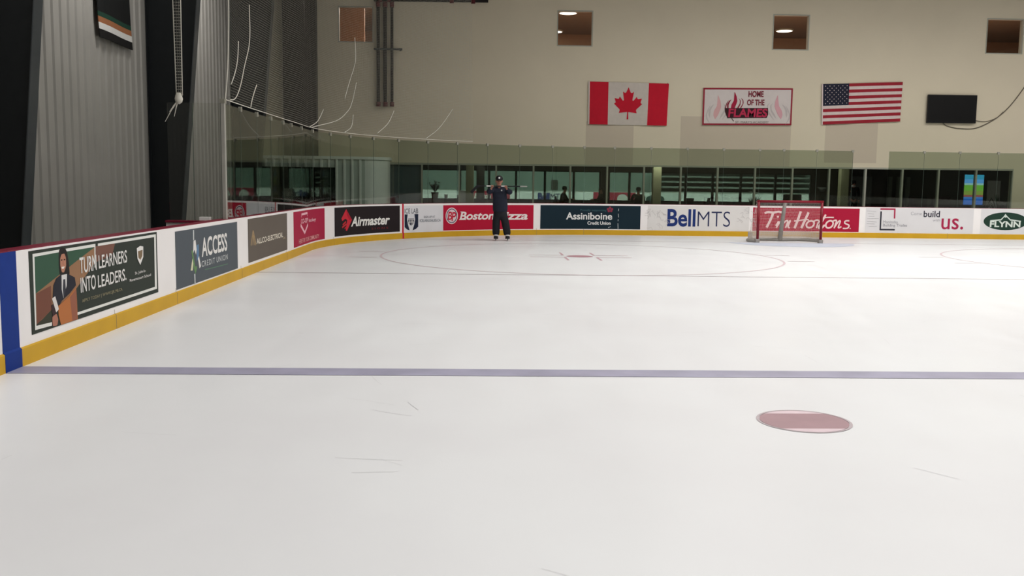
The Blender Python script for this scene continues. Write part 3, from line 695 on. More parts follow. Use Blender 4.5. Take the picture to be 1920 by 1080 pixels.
# long row of viewing windows
for i in range(17):
    xa, xb = MULL[i], MULL[i + 1]; w = 0.03
    r = bpy.data.objects.new('window_%d' % (i + 1), None); r.location = ((xa + xb) / 2, WALL_Y, 0.25); col.objects.link(r); struct(r)
    f = MB(); za, zb = 0.25, wtop((xa + xb) / 2) + 0.03
    f.box(xa, xa + w, WALL_Y - 0.02, WALL_Y + 0.12, za, zb); f.box(xb - w, xb, WALL_Y - 0.02, WALL_Y + 0.12, za, zb)
    f.box(xa + w, xb - w, WALL_Y - 0.02, WALL_Y + 0.12, zb - 0.06, zb); f.box(xa + w, xb - w, WALL_Y - 0.02, WALL_Y + 0.12, za, za + 0.06)
    f.build('frame', M_FRAME, r)
    MB().box(xa + w, xb - w, WALL_Y + 0.04, WALL_Y + 0.05, za + 0.06, zb - 0.06).build('pane', M_WGLASS, r)
    if i == 0:
        MB().box(xa + w, xb - w, WALL_Y + 0.08, WALL_Y + 0.10, za + 0.06, zb - 0.06).build('blind', mat('blue_grey_blind', (120, 132, 142), 0.7), r)
# four small square windows high up
for i, (xa, xb) in enumerate(SQ):
    r = bpy.data.objects.new('window_%d' % (18 + i), None); r.location = ((xa + xb) / 2, WALL_Y, SZ0); col.objects.link(r); struct(r)
    f = MB(); w = 0.035
    f.box(xa, xa + w, WALL_Y - 0.015, WALL_Y + 0.2, SZ0, SZ1); f.box(xb - w, xb, WALL_Y - 0.015, WALL_Y + 0.2, SZ0, SZ1)
    f.box(xa + w, xb - w, WALL_Y - 0.015, WALL_Y + 0.2, SZ1 - w, SZ1); f.box(xa + w, xb - w, WALL_Y - 0.015, WALL_Y + 0.2, SZ0, SZ0 + w)
    f.build('frame', M_FRAME, r)
    MB().box(xa + w, xb - w, WALL_Y + 0.1, WALL_Y + 0.11, SZ0 + w, SZ1 - w).build('pane', glass('square_glass', (0.85, 0.83, 0.8), 0.04), r)

# rooms behind: lobby below, viewing room above, then the neighbouring rink
LB = 42.0
struct(MB().box(-8.3, WALL_R, WALL_Y + 0.25, LB + 0.2, 0.1, 0.25).build('floor_lobby', M_CARPET))
struct(MB().box(-8.3, WALL_R, WALL_Y + 0.25, LB + 0.2, 2.92, 3.1).build('ceiling_lobby', mat('lobby_ceiling', (84, 82, 78), 0.8)))
struct(MB().box(-8.3, -8.0, WALL_Y + 0.25, LB, 0.25, 2.92).build('wall_lobby_left', M_DARK))
struct(MB().box(WALL_R - 0.3, WALL_R, WALL_Y + 0.25, LB, 0.25, 2.92).build('wall_lobby_right', M_DARK))
mb = MB()
mb.box(-2.6, 14.7, LB, LB + 0.15, 0.25, 0.93)            # low wall under the inner glazing
mb.box(-2.6, 14.7, LB, LB + 0.15, 2.22, 2.92)
mb.box(-8.0, -2.6, LB, LB + 0.15, 0.25, 2.92)
mb.box(14.7, WALL_R - 0.3, LB, LB + 0.15, 0.25, 2.92)
struct(mb.build('wall_lobby_end', mat('lobby_wall', (92, 86, 82), 0.8)))
INN = [-2.6, -0.85, 0.42, 1.6, 2.87, 4.14, 5.31, 6.6, 7.9, 9.1, 10.3, 11.55, 13.1, 14.7]
for i in range(len(INN) - 1):
    xa, xb = INN[i], INN[i + 1]
    r = bpy.data.objects.new('window_%d' % (22 + i), None); r.location = ((xa + xb) / 2, LB, 0.93); col.objects.link(r); struct(r)
    f = MB(); f.box(xa, xa + 0.05, LB - 0.02, LB + 0.1, 0.93, 2.22); f.box(xb - 0.05, xb, LB - 0.02, LB + 0.1, 0.93, 2.22)
    f.box(xa + .05, xb - .05, LB - 0.02, LB + 0.1, 0.93, 0.97); f.box(xa + .05, xb - .05, LB - 0.02, LB + 0.1, 2.18, 2.22)
    f.build('frame', M_BLACK, r)
    MB().box(xa + .05, xb - .05, LB + 0.04, LB + 0.05, 0.97, 2.18).build('pane', M_WGLASS, r)
# viewing room above the lobby
struct(MB().box(-8.3, WALL_R, WALL_Y + 0.25, 48.3, 5.6, 5.8).build('floor_upper_room', M_BROWN))
struct(MB().box(-8.3, WALL_R, WALL_Y + 0.25, 48.3, 9.0, 9.2).build('ceiling_upper_room', mat('upper_ceiling', (118, 104, 92), 0.8)))
struct(MB().box(-8.3, WALL_R, 48.0, 48.3, 5.8, 9.0).build('wall_upper_room', M_BROWN))
struct(MB().box(-6.0, -4.35, 36.6, 36.8, 5.8, 9.0).build('wall_upper_room_left', mat('orange_brown_panel', (196, 152, 122), 0.7)))
M_LAMP = emit('lamp_glow', (255, 244, 226), 4.0)
for i, (lx, ly, w_, lab) in enumerate([(14.27, 45.4, 0.42, 'in the third square window from the left'), (3.73, 41.8, 0.42, 'at the top of the second square window'), (3.55, 46.9, 0.42, 'low in the second square window')]):
    t = thing('ceiling_lamp', 'round glowing ceiling lamp seen %s' % lab, 'lamp', (lx, ly, 9.0), group='round lamps in the upper room')
    MB().lathe([(w_, 0), (w_, -0.05), (w_ * .9, -0.07)], (lx, ly, 9.0), 20).build('rim', M_FRAME, t)
    MB().lathe([(w_ * .88, -0.071), (w_ * .6, -0.09), (0.02, -0.095)], (lx, ly, 9.0), 20).build('diffuser', M_LAMP, t)
# neighbouring rink beyond the lobby
struct(MB().box(-30, 50, LB + 0.15, 80, -0.1, 0.0).build('floor_far_rink', M_ICE))
struct(MB().box(-30, 50, 79, 79.4, 0, 12).build('wall_far_rink', mat('pale_green_cladding', (176, 190, 182), 0.7, noise=0.05, scale=0.4)))
struct(MB().box(-30, 50, LB + 0.2, 79.4, 12, 12.2).build('ceiling_far_rink', mat('far_ceiling', (150, 150, 146), 0.8)))
t = thing('far_rink_boards', 'white boards of the neighbouring rink seen through the lobby glass', 'boards', (6, 72, 0))
MB().box(-20, 46, 72, 72.15, 0.0, 1.1).build('facing', M_WHITE, t)
MB().box(-20, 46, 71.97, 72.17, 1.1, 1.13).build('cap_rail', M_FRAME, t)
def flat_y(x0, z0, yy):
    return lambda u, v, n: (x0 + u, yy - n, z0 + v)
def far_ad(x0, w, c, label, items):
    a = thing('advertising_board', label, 'advertising board', (x0 + w / 2, 71.99, 0.1), group='adverts on the far rink boards')
    MB().box(x0, x0 + w, 71.985, 71.998, 0.12, 1.06).build('panel', mat('far_panel', c, 0.5), a)
    draw(items, flat_y(x0, 0.12, 71.98), a, lift0=0.01, dn=0.002)
far_ad(-0.9, 3.2, (176, 40, 66), 'distant red advert seen through the glass beside the coach', [('text', 'lettering', (226, 220, 216), 'Boston Pizza', (0.5, 0.35), (2.8, 0.75), 0.05, 0.2, 1)])
far_ad(4.1, 3.3, (222, 222, 218), 'distant white advert with blue lettering seen through the lobby glass', [('text', 'lettering', (44, 58, 112), 'Bell', (0.3, 0.3), (1.2, 0.85), 0.06, 0, 1), ('text', 'lettering', (60, 64, 96), 'MTS', (1.25, 0.3), (2.2, 0.8), 0, 0, 1)])
far_ad(8.6, 3.2, (170, 50, 72), 'distant pinkish red advert seen between the two seated people', [('ell', 'emblem', (220, 214, 210), (0.8, 0.47), (0.35, 0.35), 0), ('ell', 'emblem', (220, 214, 210), (2.2, 0.47), (0.4, 0.35), 0)])
far_ad(12.3, 3.0, (216, 218, 214), 'distant pale advert with dark oval behind the person by the cream pillar', [('ell', 'emblem', (60, 80, 76), (1.0, 0.47), (0.7, 0.32), 0)])
# bleacher steps of the far rink
t = thing('bleachers', 'grey tiered bleachers of the neighbouring rink seen through the glass', 'bleachers', (19.5, 75, 0))
for k_ in range(6):
    MB().box(14.5, 27, 73.6 + k_ * 0.75, 78.8, 0.6 + k_ * 0.42, 0.64 + k_ * 0.42 + 0.1).build('seat_row', mat('bleacher_plank', (168, 172, 166), 0.6), t)
for k_ in range(5):
    MB().box(14.6 + k_ * 3, 14.8 + k_ * 3, 74.2, 78.8, 0, 0.6 + k_ * 0.02).build('support', M_DGREY, t)

# ------------------------------------------------------------------ left steel frames
def steel_column(y, label):
    t = thing('steel_column', label, 'column', (WALL_L, y, 0), group='black steel frames along the left wall')
    zt = CEIL - 0.02
    def inner(z): return -7.27 + 0.09 * z
    z0 = -0.12
    def P(u, v, tt): return (u, tt, v)
    web = [(WALL_L + 0.05, z0), (inner(z0) - 0.02, z0), (inner(zt) - 0.02, zt), (WALL_L + 0.05, zt)]
    MB().prism(web, P, y - 0.012, y + 0.012).build('web', M_BLACK, t)
    MB().prism([(inner(z0) - 0.02, z0), (inner(z0), z0), (inner(zt), zt), (inner(zt) - 0.02, zt)], P, y - 0.15, y + 0.15).build('inner_flange', M_DGREY, t, bevel=0.004)
    MB().box(WALL_L + 0.036, WALL_L + 0.06, y - 0.15, y + 0.15, z0, zt).build('outer_flange', M_BLACK, t)
    MB().box(WALL_L + 0.03, inner(z0) + 0.08, y - 0.2, y + 0.2, z0, z0 + 0.03).build('base_plate', M_DGREY, t)
steel_column(15.45, 'black tapered steel column at the left edge, nearest of the frames')
steel_column(23.6, 'black tapered steel column between the striped banner and the knotted net')
steel_column(31.4, 'black tapered steel column behind the white netting, furthest of the frames')
t = thing('corner_column', 'dark boxed column on the end wall left of the leftmost square window', 'column', (-6.3, WALL_Y, 0))
MB().box(-6.9, -5.75, WALL_Y - 0.35, WALL_Y - 0.002, -0.12, CEIL - 0.02).build('casing', M_DARK, t)
MB().box(-6.95, -5.70, WALL_Y - 0.4, WALL_Y - 0.001, -0.12, 0.1).build('plinth', M_DGREY, t)

# ------------------------------------------------------------------ ice markings (painted, flush with the ice)
M_PRED = mat('faded_red_paint', (196, 160, 168), 0.45, noise=0.12, scale=3)
M_PRED2 = mat('faint_red_paint', (212, 192, 196), 0.45, noise=0.10, scale=3)
M_PBLUE = mat('faded_blue_paint', (160, 157, 177), 0.45, noise=0.12, scale=2.5)
M_PTHIN = mat('thin_line_paint', (186, 172, 176), 0.45, noise=0.1)
M_CREASE = mat('crease_paint', (202, 208, 222), 0.45, noise=0.06)
ZI = 0.003
def flat(mb, pts, mi=0): return mb.add([(x, y, ZI + 0.0006 * mi) for x, y in pts], [tuple(range(len(pts)))], mi)
def rect(mb, x0, x1, y0, y1): return flat(mb, [(x0, y0), (x1, y0), (x1, y1), (x0, y1)])
def ring(mb, cx, cy, r0, r1, a0=0.0, a1=2 * pi, n=96):
    vs = []
    for i in range(n + 1):
        a = a0 + (a1 - a0) * i / n
        vs += [(cx + r0 * cos(a), cy + r0 * sin(a), ZI), (cx + r1 * cos(a), cy + r1 * sin(a), ZI)]
    return mb.add(vs, [(2 * i, 2 * i + 1, 2 * i + 3, 2 * i + 2) for i in range(n)])
o = rect(MB(), BX + 0.02, BXR - 0.02, BLUE_Y - 0.152, BLUE_Y + 0.152).build('blue_line', M_PBLUE)
tag(o, 'wide faded blue line painted across the ice', 'ice line')
yr = GOAL_Y - 35 * 0.3048
o = rect(MB(), BX + 0.02, BXR - 0.02, yr - 0.02, yr + 0.02).build('ringette_line', M_PTHIN)
tag(o, 'thin straight line on the ice touching the near edge of the big circles', 'ice line')
def hw(y): return math.sqrt(max(0, RR ** 2 - (y - LS) ** 2))
o = rect(MB(), BX + RR - hw(GOAL_Y) + 0.04, BXR - RR + hw(GOAL_Y) - 0.04, GOAL_Y - 0.025, GOAL_Y + 0.025).build('goal_line', M_PRED2)
tag(o, 'thin faint red goal line painted under the net', 'ice line')
cy = GOAL_Y - 20 * 0.3048
for i, cx in enumerate((CX, CX + CW)):
    t = thing('face_off_circle', ('large faint red face-off circle in the middle of the far ice', 'large faint red face-off circle cut by the right edge of the picture')[i], 'ice circle', (cx, cy, 0), group='face-off circles')
    ring(MB(), cx, cy, 4.572 - 0.05, 4.572).build('circle', M_PRED2, t)
    for sx in (-1, 1):
        for sy in (-1, 1):
            rect(MB(), *sorted((cx + sx * 4.57, cx + sx * 5.18)), cy + sy * 0.87 - .025, cy + sy * 0.87 + .025).build('hash_mark', M_PRED2, t)
            mb = MB(); xa = cx + sx * 0.34; ya = cy + sy * 0.25
            rect(mb, *sorted((xa, xa + sx * 0.82)), *sorted((ya, ya + sy * .05)))
            rect(mb, *sorted((xa, xa + sx * .05)), *sorted((ya + sy * .05, ya + sy * 0.90)))
            mb.build('corner_mark', M_PRED, t)
    ring(MB(), cx, cy, 0.001, 0.305, n=40).build('centre_spot', mat('spot_red', (176, 130, 140), 0.45), t)
def spot(cx, cy, label):
    t = thing('face_off_spot', label, 'ice spot', (cx, cy, 0))
    ring(MB(), cx, cy, 0.312, 0.330, n=56).build('outer_ring', M_PTHIN, t)
    mb = MB(); h = 0.215; pts = []
    for i in range(48):
        a = 2 * pi * i / 48
        pts.append((cx + 0.308 * cos(a), cy + max(-h, min(h, 0.308 * sin(a)))))
    flat(mb, pts); mb.build('painted_centre', mat('spot_rose', (164, 130, 136), 0.45, noise=0.06, scale=4), t)
    for sgn in (-1, 1):
        mb = MB(); a0 = math.asin(h / 0.308); arc = [(cx + 0.308 * cos(a0 + (pi - 2 * a0) * i / 14), cy + sgn * 0.308 * sin(a0 + (pi - 2 * a0) * i / 14)) for i in range(15)]
        flat(mb, arc); mb.build('pale_segment', mat('spot_pale', (222, 200, 206), 0.45), t)
spot(CX, BLUE_Y - 5.5 * 0.3048, 'rose red face-off spot on the near ice before the blue line')
GX = CX + CW / 2 + 0.10
mb = MB(); pts = [(GX - 1.22, GOAL_Y - 0.03)]
pts = [(GX + 1.83 * cos(a), GOAL_Y - 0.03 - 1.83 * sin(a)) for a in [pi - i * pi / 24 for i in range(25)]]
flat(mb, pts)
o = mb.build('goal_crease', M_CREASE); tag(o, 'pale blue goal crease painted on the ice in front of the net', 'ice marking')
random.seed(11)  # skate marks
mb = MB()
for i in range(55):
    x, y = random.uniform(-3, 9), random.uniform(3.2, 12); a = random.uniform(0, pi); l = random.uniform(0.06, 0.5)
    bend = random.uniform(-.1, .1); w_ = random.uniform(.0015, .004)
    vs, fs = ribbon([(x + l * q * cos(a + bend * q), y + l * q * sin(a + bend * q)) for q in (0, .33, .66, 1)], w_)
    mb.add([(p[0], p[1], ZI + p[2]) for p in vs], fs)
o = mb.build('skate_marks', mat('skate_scratch', (206, 204, 206), 0.6)); tag(o, 'fine grey skate scratches scattered over the near ice', 'skate marks', kind='stuff')

# ------------------------------------------------------------------ rink boards
t = thing('rink_boards', 'white hockey rink boards with red cap and yellow kick strip', 'rink boards', (BX, 8, 0))
S0, S1 = -14.0, SC + LS + 14
TB = 1.02
MB().sweep([(0, 0.165), (0, TB), (-0.05, TB), (-0.05, 0.165)], S0, S1, 0.2).build('facing', M_WHITE, t)
MB().sweep([(0.018, -0.0), (0.018, 0.155), (0.006, 0.167), (-0.05, 0.167), (-0.05, -0.0)], S0, S1, 0.2).build('kick_plate', M_YEL, t)
MB().sweep([(0.0, TB), (0.0, TB + 0.005), (-0.004, TB + 0.009), (-0.17, TB + 0.009), (-0.17, TB)], S0, S1).build('cap_rail', M_RED, t)
MB().sweep([(-0.05, -0.1), (-0.05, TB), (-0.15, TB), (-0.15, -0.1)], S0, S1).build('backing', M_DGREY, t)
for s_ in (BLUE_Y,):
    MB().sweep([(0.021, 0.0), (0.021, 0.16), (0.004, 0.175), (0.004, TB), (-0.02, TB), (-0.02, 0.0)], s_ - 0.152, s_ + 0.145).build('blue_stripe', M_BLUE, t)
MB().sweep([(0.021, 0.0), (0.021, 0.16), (0.004, 0.175), (0.004, TB + 0.0), (-0.02, TB), (-0.02, 0.0)], 28.37, 28.44, 0.05).build('goal_line_stripe', M_STRIPE, t)
M_SEAM = mat('joint_line', (128, 116, 96), 0.8)  # colour of the thin dark joints between board panels
for s_ in (10.58, 12.72, 16.2, 20.0, 24.85, 33.48, 35.1, 40.66, 43.0, 47.3):
    MB().sweep([(0.0195, 0.0), (0.0195, 0.156), (0.0015, 0.172), (0.0015, 0.215), (-0.01, 0.215), (-0.01, 0.0)], s_ - 0.004, s_ + 0.004).build('panel_joint', M_SEAM, t)

LABEL = dict(
 learn='dark green advertising board with smiling student in blazer, nearest on the left',
 access='slate grey advertising board with white lettering and ribbon emblem, second on the left',
 allco='brownish grey advertising board with tan peaked-line emblem and cream lettering',
 coop='red advertising board with pink shield outline on the rink corner',
 air='black advertising board with red arrow-shaped emblem on the rink corner',
 ice='small white advertising board with goalie mask emblem beside red goal line stripe',
 bp='red advertising board with round badge behind the skating coach',
 ass='dark teal advertising board with white lettering and pink flower emblem',
 bell='white advertising board with big blue lettering left of the net',
 tim='red advertising board with white script lettering behind the net',
 mb='white advertising board with square red and black bracket emblem',
 fl='white advertising board with dark green oval at the right edge')
PANEL = dict(learn=(52, 58, 52), access=(84, 90, 96), allco=(100, 92, 84), coop=(166, 34, 66), air=(38, 32, 34), ice=(220, 219, 222), bp=(178, 24, 54), ass=(24, 42, 52), bell=(220, 217, 214), tim=(170, 28, 58), mb=(220, 218, 219), fl=(220, 219, 220))
for key, (s0, s1, z0, z1) in AD.items():
    x, y = board_pt((s0 + s1) / 2, 0.003)
    a = thing('advertising_board', LABEL[key], 'advertising board', (x, y, z0), group='adverts on the rink boards')
    MB().sweep([(0.001, z0), (0.001, z1), (0.004, z1), (0.004, z0)], s0, s1, 0.1).build('panel', mat('ad_panel', PANEL[key], 0.6, noise=0.03, scale=1.5, spec=0.12), a)
    def fn(u, v, n, s0=s0, z0=z0):
        x, y = board_pt(s0 + u, n); return (x, y, z0 + v)
    draw(ART[key], fn, a, lift0=0.0048 if s1 < LS - 2 else 0.0055, dn=0.00018 if s1 < LS - 2 else (0.0005 if s0 < SA else 0.0003), cut=0.1 if s1 > LS and s0 < SA else 0)

# ------------------------------------------------------------------ shielding glass
SEAMS = [15.55, 16.6, 17.8, 18.97, 20.14, 21.0, 22.2, 23.5, 24.84, 26.01, 27.17, 28.3, 29.5, 30.64, 31.75, 32.9, 34.03, 35.1, 36.1, 37.3, 38.5, 39.7, 40.9, 41.7, 42.8, 44.0]
SEAMS2 = [45.2, 46.4, 47.6, 48.9, 50.1]
WHERE = ['nearest pane over the slate grey advert', 'second pane over the tan-emblem advert', 'third pane over the tan-emblem advert', 'pane over the gap before the red corner advert', 'left pane over the red corner advert', 'middle pane over the red corner advert', 'right pane over the red corner advert', 'pane at the left end of the black corner advert', 'middle pane over the black corner advert', 'right pane over the black corner advert', 'pane just left of the red goal line stripe', 'pane above the goalie mask advert', 'pane above the round badge of the red advert', 'pane behind the coach', 'pane just right of the coach', 'left pane over the dark teal advert', 'middle pane over the dark teal advert', 'right pane over the dark teal advert', 'left pane over the big blue lettering', 'middle pane over the big blue lettering', 'right pane over the big blue lettering', 'pane above the left goalpost', 'pane above the middle of the net', 'pane above the right goalpost', 'last pane before the glass gap']
WHERE2 = ['first pane right of the glass gap', 'second pane right of the glass gap', 'third pane right of the glass gap, over the crimson us', 'pane above the dark green oval advert']
ZG0, ZG1 = TB + 0.009, 2.86
M_EDGE = mat('glass_edge', (70, 82, 74), 0.3)
M_CLIP = mat('clip_metal', (150, 148, 136), 0.4, 0.3)
def glass_run(seams, where):
    for i in range(len(seams) - 1):
        a, b = seams[i] + 0.006, seams[i + 1] - 0.006
        x, y = board_pt((a + b) / 2, -0.06)
        t = thing('rink_glass', 'clear upright rink glass, ' + where[i], 'glass panel', (x, y, ZG0), group='rink glass along the boards')
        mb = MB(); kk = 8 if LS - 1 < (a + b) / 2 < SA + 1 else 1
        for off in (-0.054, -0.066):
            pp = [board_pt(a + (b - a) * j / kk, off) for j in range(kk + 1)]
            mb.add([(q[0], q[1], z) for z in (ZG0, ZG1) for q in pp], [(j, j + 1, kk + 1 + j + 1, kk + 1 + j) for j in range(kk)])
        mb.build('pane', M_GLASS, t)
        MB().sweep([(-0.0545, ZG0), (-0.0545, ZG1), (-0.0655, ZG1), (-0.0655, ZG0)], b - 0.001, b + 0.006).build('edge', M_EDGE, t)
        MB().sweep([(-0.035, ZG1 - 0.05), (-0.035, ZG1 + 0.03), (-0.085, ZG1 + 0.03), (-0.085, ZG1 - 0.05)], b - 0.045, b + 0.03).build('clip', M_CLIP, t)
glass_run(SEAMS, WHERE); glass_run(SEAMS2, WHERE2)
# bench return: a short board and glass running to the left from the first pane
t = thing('bench_divider', 'short white divider with red cap running left from the first glass pane', 'divider', (-4.9, 15.45, 0))
MB().box(-5.0, BX - 0.16, 15.42, 15.52, -0.1, 0.97).build('facing', M_WHITE, t)
MB().box(-5.0, BX - 0.16, 15.38, 15.56, 0.97, 1.0).build('cap_rail', M_RED, t)
M_BGLASS = glass('bench_glass', (0.95, 0.96, 0.94), 0.03)
for i, (xa, xb) in enumerate(((-4.95, -4.55), (-4.54, -4.11))):
    t = thing('rink_glass', ('clear upright glass on the bench divider beside the black steel column', 'clear upright glass on the bench divider next to the corner post')[i], 'glass panel', ((xa + xb) / 2, 15.47, 1.0), group='glass on the bench divider')
    MB().box(xa, xb, 15.464, 15.476, 1.0, 2.86).build('pane', M_BGLASS, t)
    MB().box(xb - 0.01, xb - 0.002, 15.463, 15.477, 1.0, 2.86).build('edge', M_EDGE, t)
t = thing('glass_post', 'pale grey aluminium post where the bench glass meets the rink glass', 'post', (-4.07, 15.5, 0))
MB().box(-4.105, -4.05, 15.44, 15.53, TB + 0.009, 2.9).build('post', mat('aluminium', (168, 166, 158), 0.4, 0.2), t)
MB().box(-4.115, -4.04, 15.43, 15.54, 2.86, 2.93).build('cap', M_CLIP, t)
o = MB().box(-4.47, -4.30, 15.40, 15.50, 1.001, 1.06).build('box', M_WHITE, bevel=0.006)
tag(o, 'small white box on the red cap of the bench divider', 'box')

# ------------------------------------------------------------------ safety netting
M_NET = netting('net_cord', (150, 147, 136), 0.045, 0.0032)
M_CORD = mat('cord', (206, 202, 190), 0.8)
def net_off(s, z):
    h = max(0.0, z - 2.86)
    return -0.06 + 0.05 * (1 - math.exp(-h)) * sin(2.1 * s) + 0.16 * (1 - math.exp(-h * .6)) * sin(0.9 * s + 0.25 * z)
def net_pt(s, z):
    x, y = board_pt(s, net_off(s, z)); return (x, y, z)
t = thing('safety_net', 'white safety netting hung above the glass round the left corner', 'net', (BX, 20, 2.9))
mb = MB(); NS, NZ = 130, 26; s0, s1, z0, z1 = 15.6, 31.2, 2.92, CEIL - 0.05
mb.grid(lambda a, b: net_pt(s0 + (s1 - s0) * a, z0 + (z1 - z0) * b), NS, NZ)
mb.uv = [(s0 + (s1 - s0) * i / NS, z0 + (z1 - z0) * j / NZ) for j in range(NZ + 1) for i in range(NS + 1)]
mb.build('mesh', M_NET, t, smooth=True)
CORDS = [[(16.74, 4.0), (16.46, 3.64), (15.9, 3.2)], [(17.87, 4.81), (17.74, 4.12), (17.13, 3.58), (16.35, 3.05), (15.91, 2.95)], [(18.01, 3.4), (17.57, 3.1), (17.39, 2.95)],
         [(24.43, 3.44), (23.93, 3.11), (23.18, 2.93)], [(26.35, 5.49), (26.38, 4.87), (26.15, 4.35), (25.86, 3.83)], [(26.43, 4.31), (26.23, 3.79), (25.94, 3.49), (25.2, 3.2), (23.45, 2.94)],
         [(26.25, 3.44), (26.11, 3.11), (25.7, 2.94)], [(28.0, 3.67), (27.76, 3.29), (27.33, 3.0)], [(30.42, 3.87), (29.91, 3.28), (29.39, 2.94)]]
for c in CORDS:
    pts = [Vector(net_pt(p.x, p.y)) for p in smooth_pts([Vector(q) for q in c], False, 6)]
    MB().tube(pts, 0.008 if c[0][0] < 20 else 0.010, 6).build('cord', M_CORD, t, smooth=True)
pts = [Vector(net_pt(s0 + (s1 - s0) * i / 120, 2.93)) for i in range(121)]
MB().tube(pts, 0.008, 5).build('hem_cord', M_CORD, t)
pts = [Vector(net_pt(15.6, z0 + (z1 - z0) * i / 30)) for i in range(31)]
MB().tube(pts, 0.010, 5).build('side_cord', M_CORD, t)

# tied-up net over the bench
t = thing('tied_net', 'white net rope bundle knotted at its end, hanging before the second steel column', 'net', (-4.63, 15.0, 2.85))
mb = MB()
def bund(a, b):
    z = 2.93 + (CEIL - 0.1 - 2.93) * b
    w = 0.045 + 0.018 * min(1, b * 4) ; cx_ = -4.61 + 0.01 * sin(3 * b) - 0.012 * min(1, max(0, b - .0) * 5)
    return (cx_ + w * (2 * a - 1), 15.0 + 0.05 * sin(6 * pi * a), z)
mb.grid(bund, 16, 30)
mb.uv = [(i / 16 * 0.4, j / 30 * 7.4) for j in range(31) for i in range(17)]
mb.build('mesh', M_NET, t, smooth=True)
for sgn in (0, 1):
    MB().tube([bund(sgn, i / 20) for i in range(21)], 0.008, 6).build('edge_cord', M_CORD, t, smooth=True)
MB().lathe([(0.01, -0.08), (0.05, -0.05), (0.062, 0.0), (0.05, 0.05), (0.035, 0.09)], (-4.62, 15.0, 2.88), 12).build('knot', M_CORD, t, smooth=True)
for dx, dz in ((-0.2, -0.33), (-0.13, -0.18), (-0.06, -0.25)):
    MB().tube([(-4.63, 15.0, 2.86), (-4.63 + dx * .5, 14.99, 2.86 + dz * .45), (-4.63 + dx, 14.98, 2.86 + dz)], [0.010, 0.007, 0.004], 6).build('loose_end', M_CORD, t)

# ------------------------------------------------------------------ banner on the left wall
t = thing('banner', 'black banner with green, tan and white stripes at its hem on the ribbed wall', 'banner', (-7.88, 21.2, 4.57))
def ban(u, v, n): return (-7.90 + n + 0.02 * sin(u * 3.1), 20.36 + u + 0.12 * max(0, 1 - v * 1.4), 4.57 + v)
mb = MB()
BS = [(0, 0.17, (16, 14, 14)), (0.17, 0.30, (206, 204, 200)), (0.30, 0.42, (150, 96, 62)), (0.42, 0.52, (22, 58, 44)), (0.52, 2.6, (10, 12, 12))]
mats = [mat('banner_cloth', c, 0.8, noise=0.03) for _, _, c in BS]
for i, (a, b, c) in enumerate(BS):
    for n_ in (0.0, 0.01):
        mb.grid(lambda p, q, a=a, b=b, n_=n_: ban(1.9 * p, a + (b - a) * q - 0.02 * p, n_), 10, 4, i)
mb.build('cloth', mats, t)
MB().tube([ban(-0.1, 2.61, 0.005), ban(2.0, 2.59, 0.005)], 0.02, 8).build('rod', M_DGREY, t)

# ------------------------------------------------------------------ flags, sign and television on the end wall
def cloth(name, label, corners, cols, rows, colour_of, mats, depth=0.05, amp=0.02):
    """corners TL, TR, BR, BL as (x, z)"""
    TL, TR, BR, BL = [Vector(c) for c in corners]
    o_ = thing(name, label, 'flag', ((BL.x + BR.x) / 2, WALL_Y - depth, min(BL.y, BR.y)))
    def fn(u, v, n):
        p = BL.lerp(BR, u).lerp(TL.lerp(TR, u), v)
        return (p.x, WALL_Y - depth - n - amp * sin(u * 9 + v * 2) * (1 - 0.5 * v), p.y)
    mb = MB(); vs = []
    for off in (0.0, -0.004):
        b0 = len(mb.v)
        for v in rows:
            for u in cols: mb.v.append(fn(u, v, off))
        w = len(cols)
        for j in range(len(rows) - 1):
            for i in range(len(cols) - 1):
                mb.f.append(tuple(b0 + q for q in (j * w + i, j * w + i + 1, (j + 1) * w + i + 1, (j + 1) * w + i)))
                mb.mi.append(colour_of((cols[i] + cols[i + 1]) / 2, (rows[j] + rows[j + 1]) / 2))
    mb.build('cloth', mats, o_)
    return o_, fn
F_RED = mat('flag_red', (200, 20, 46), 0.8, noise=0.04); F_WHT = mat('flag_white', (206, 196, 186), 0.8, noise=0.04)
F_USR = mat('flag_dark_red', (158, 36, 50), 0.8, noise=0.04); F_NVY = mat('flag_navy', (32, 34, 52), 0.8, noise=0.05); F_USW = mat('flag_pinkish_white', (220, 202, 198), 0.8, noise=0.04)
cu = [0, 0.02] + [0.02 + 0.98 * i / 24 for i in range(1, 25)]
o1, fn = cloth('flag', 'red and white flag with red maple leaf on the end wall', [(3.849, 5.299), (6.744, 5.271), (6.70, 3.781), (3.862, 3.795)],
    [0, 0.018] + [0.25 * i / 6 for i in range(1, 7)] + [0.25 + 0.5 * i / 12 for i in range(1, 13)] + [0.75 + 0.25 * i / 6 for i in range(1, 7)],
    [i / 8 for i in range(9)], lambda u, v: 1 if (u < 0.018 or 0.25 < u < 0.75) else 0, [F_RED, F_WHT])
LEAF = [(0, 1.0), (0.10, 0.80), (0.155, 0.775), (0.25, 0.83), (0.19, 0.50), (0.235, 0.475), (0.385, 0.635), (0.425, 0.555), (0.455, 0.545), (0.62, 0.575), (0.565, 0.42), (0.575, 0.395), (0.64, 0.355), (0.385, 0.145), (0.375, 0.105), (0.41, 0.0), (0.045, 0.045), (0.025, 0.03), (0.04, -0.24), (-0.04, -0.24)]
LEAF += [(-x, y) for x, y in LEAF[::-1] if y > -0.2 and x > 0]
vs, fs = fill([(0.5 + x * 0.275, 0.28 + y * 0.61) for x, y in LEAF])
MB().add([fn(u, v, 0.006) for u, v in vs], fs).build('maple_leaf', F_RED, o1)
us_rows = [i / 13 for i in range(14)]
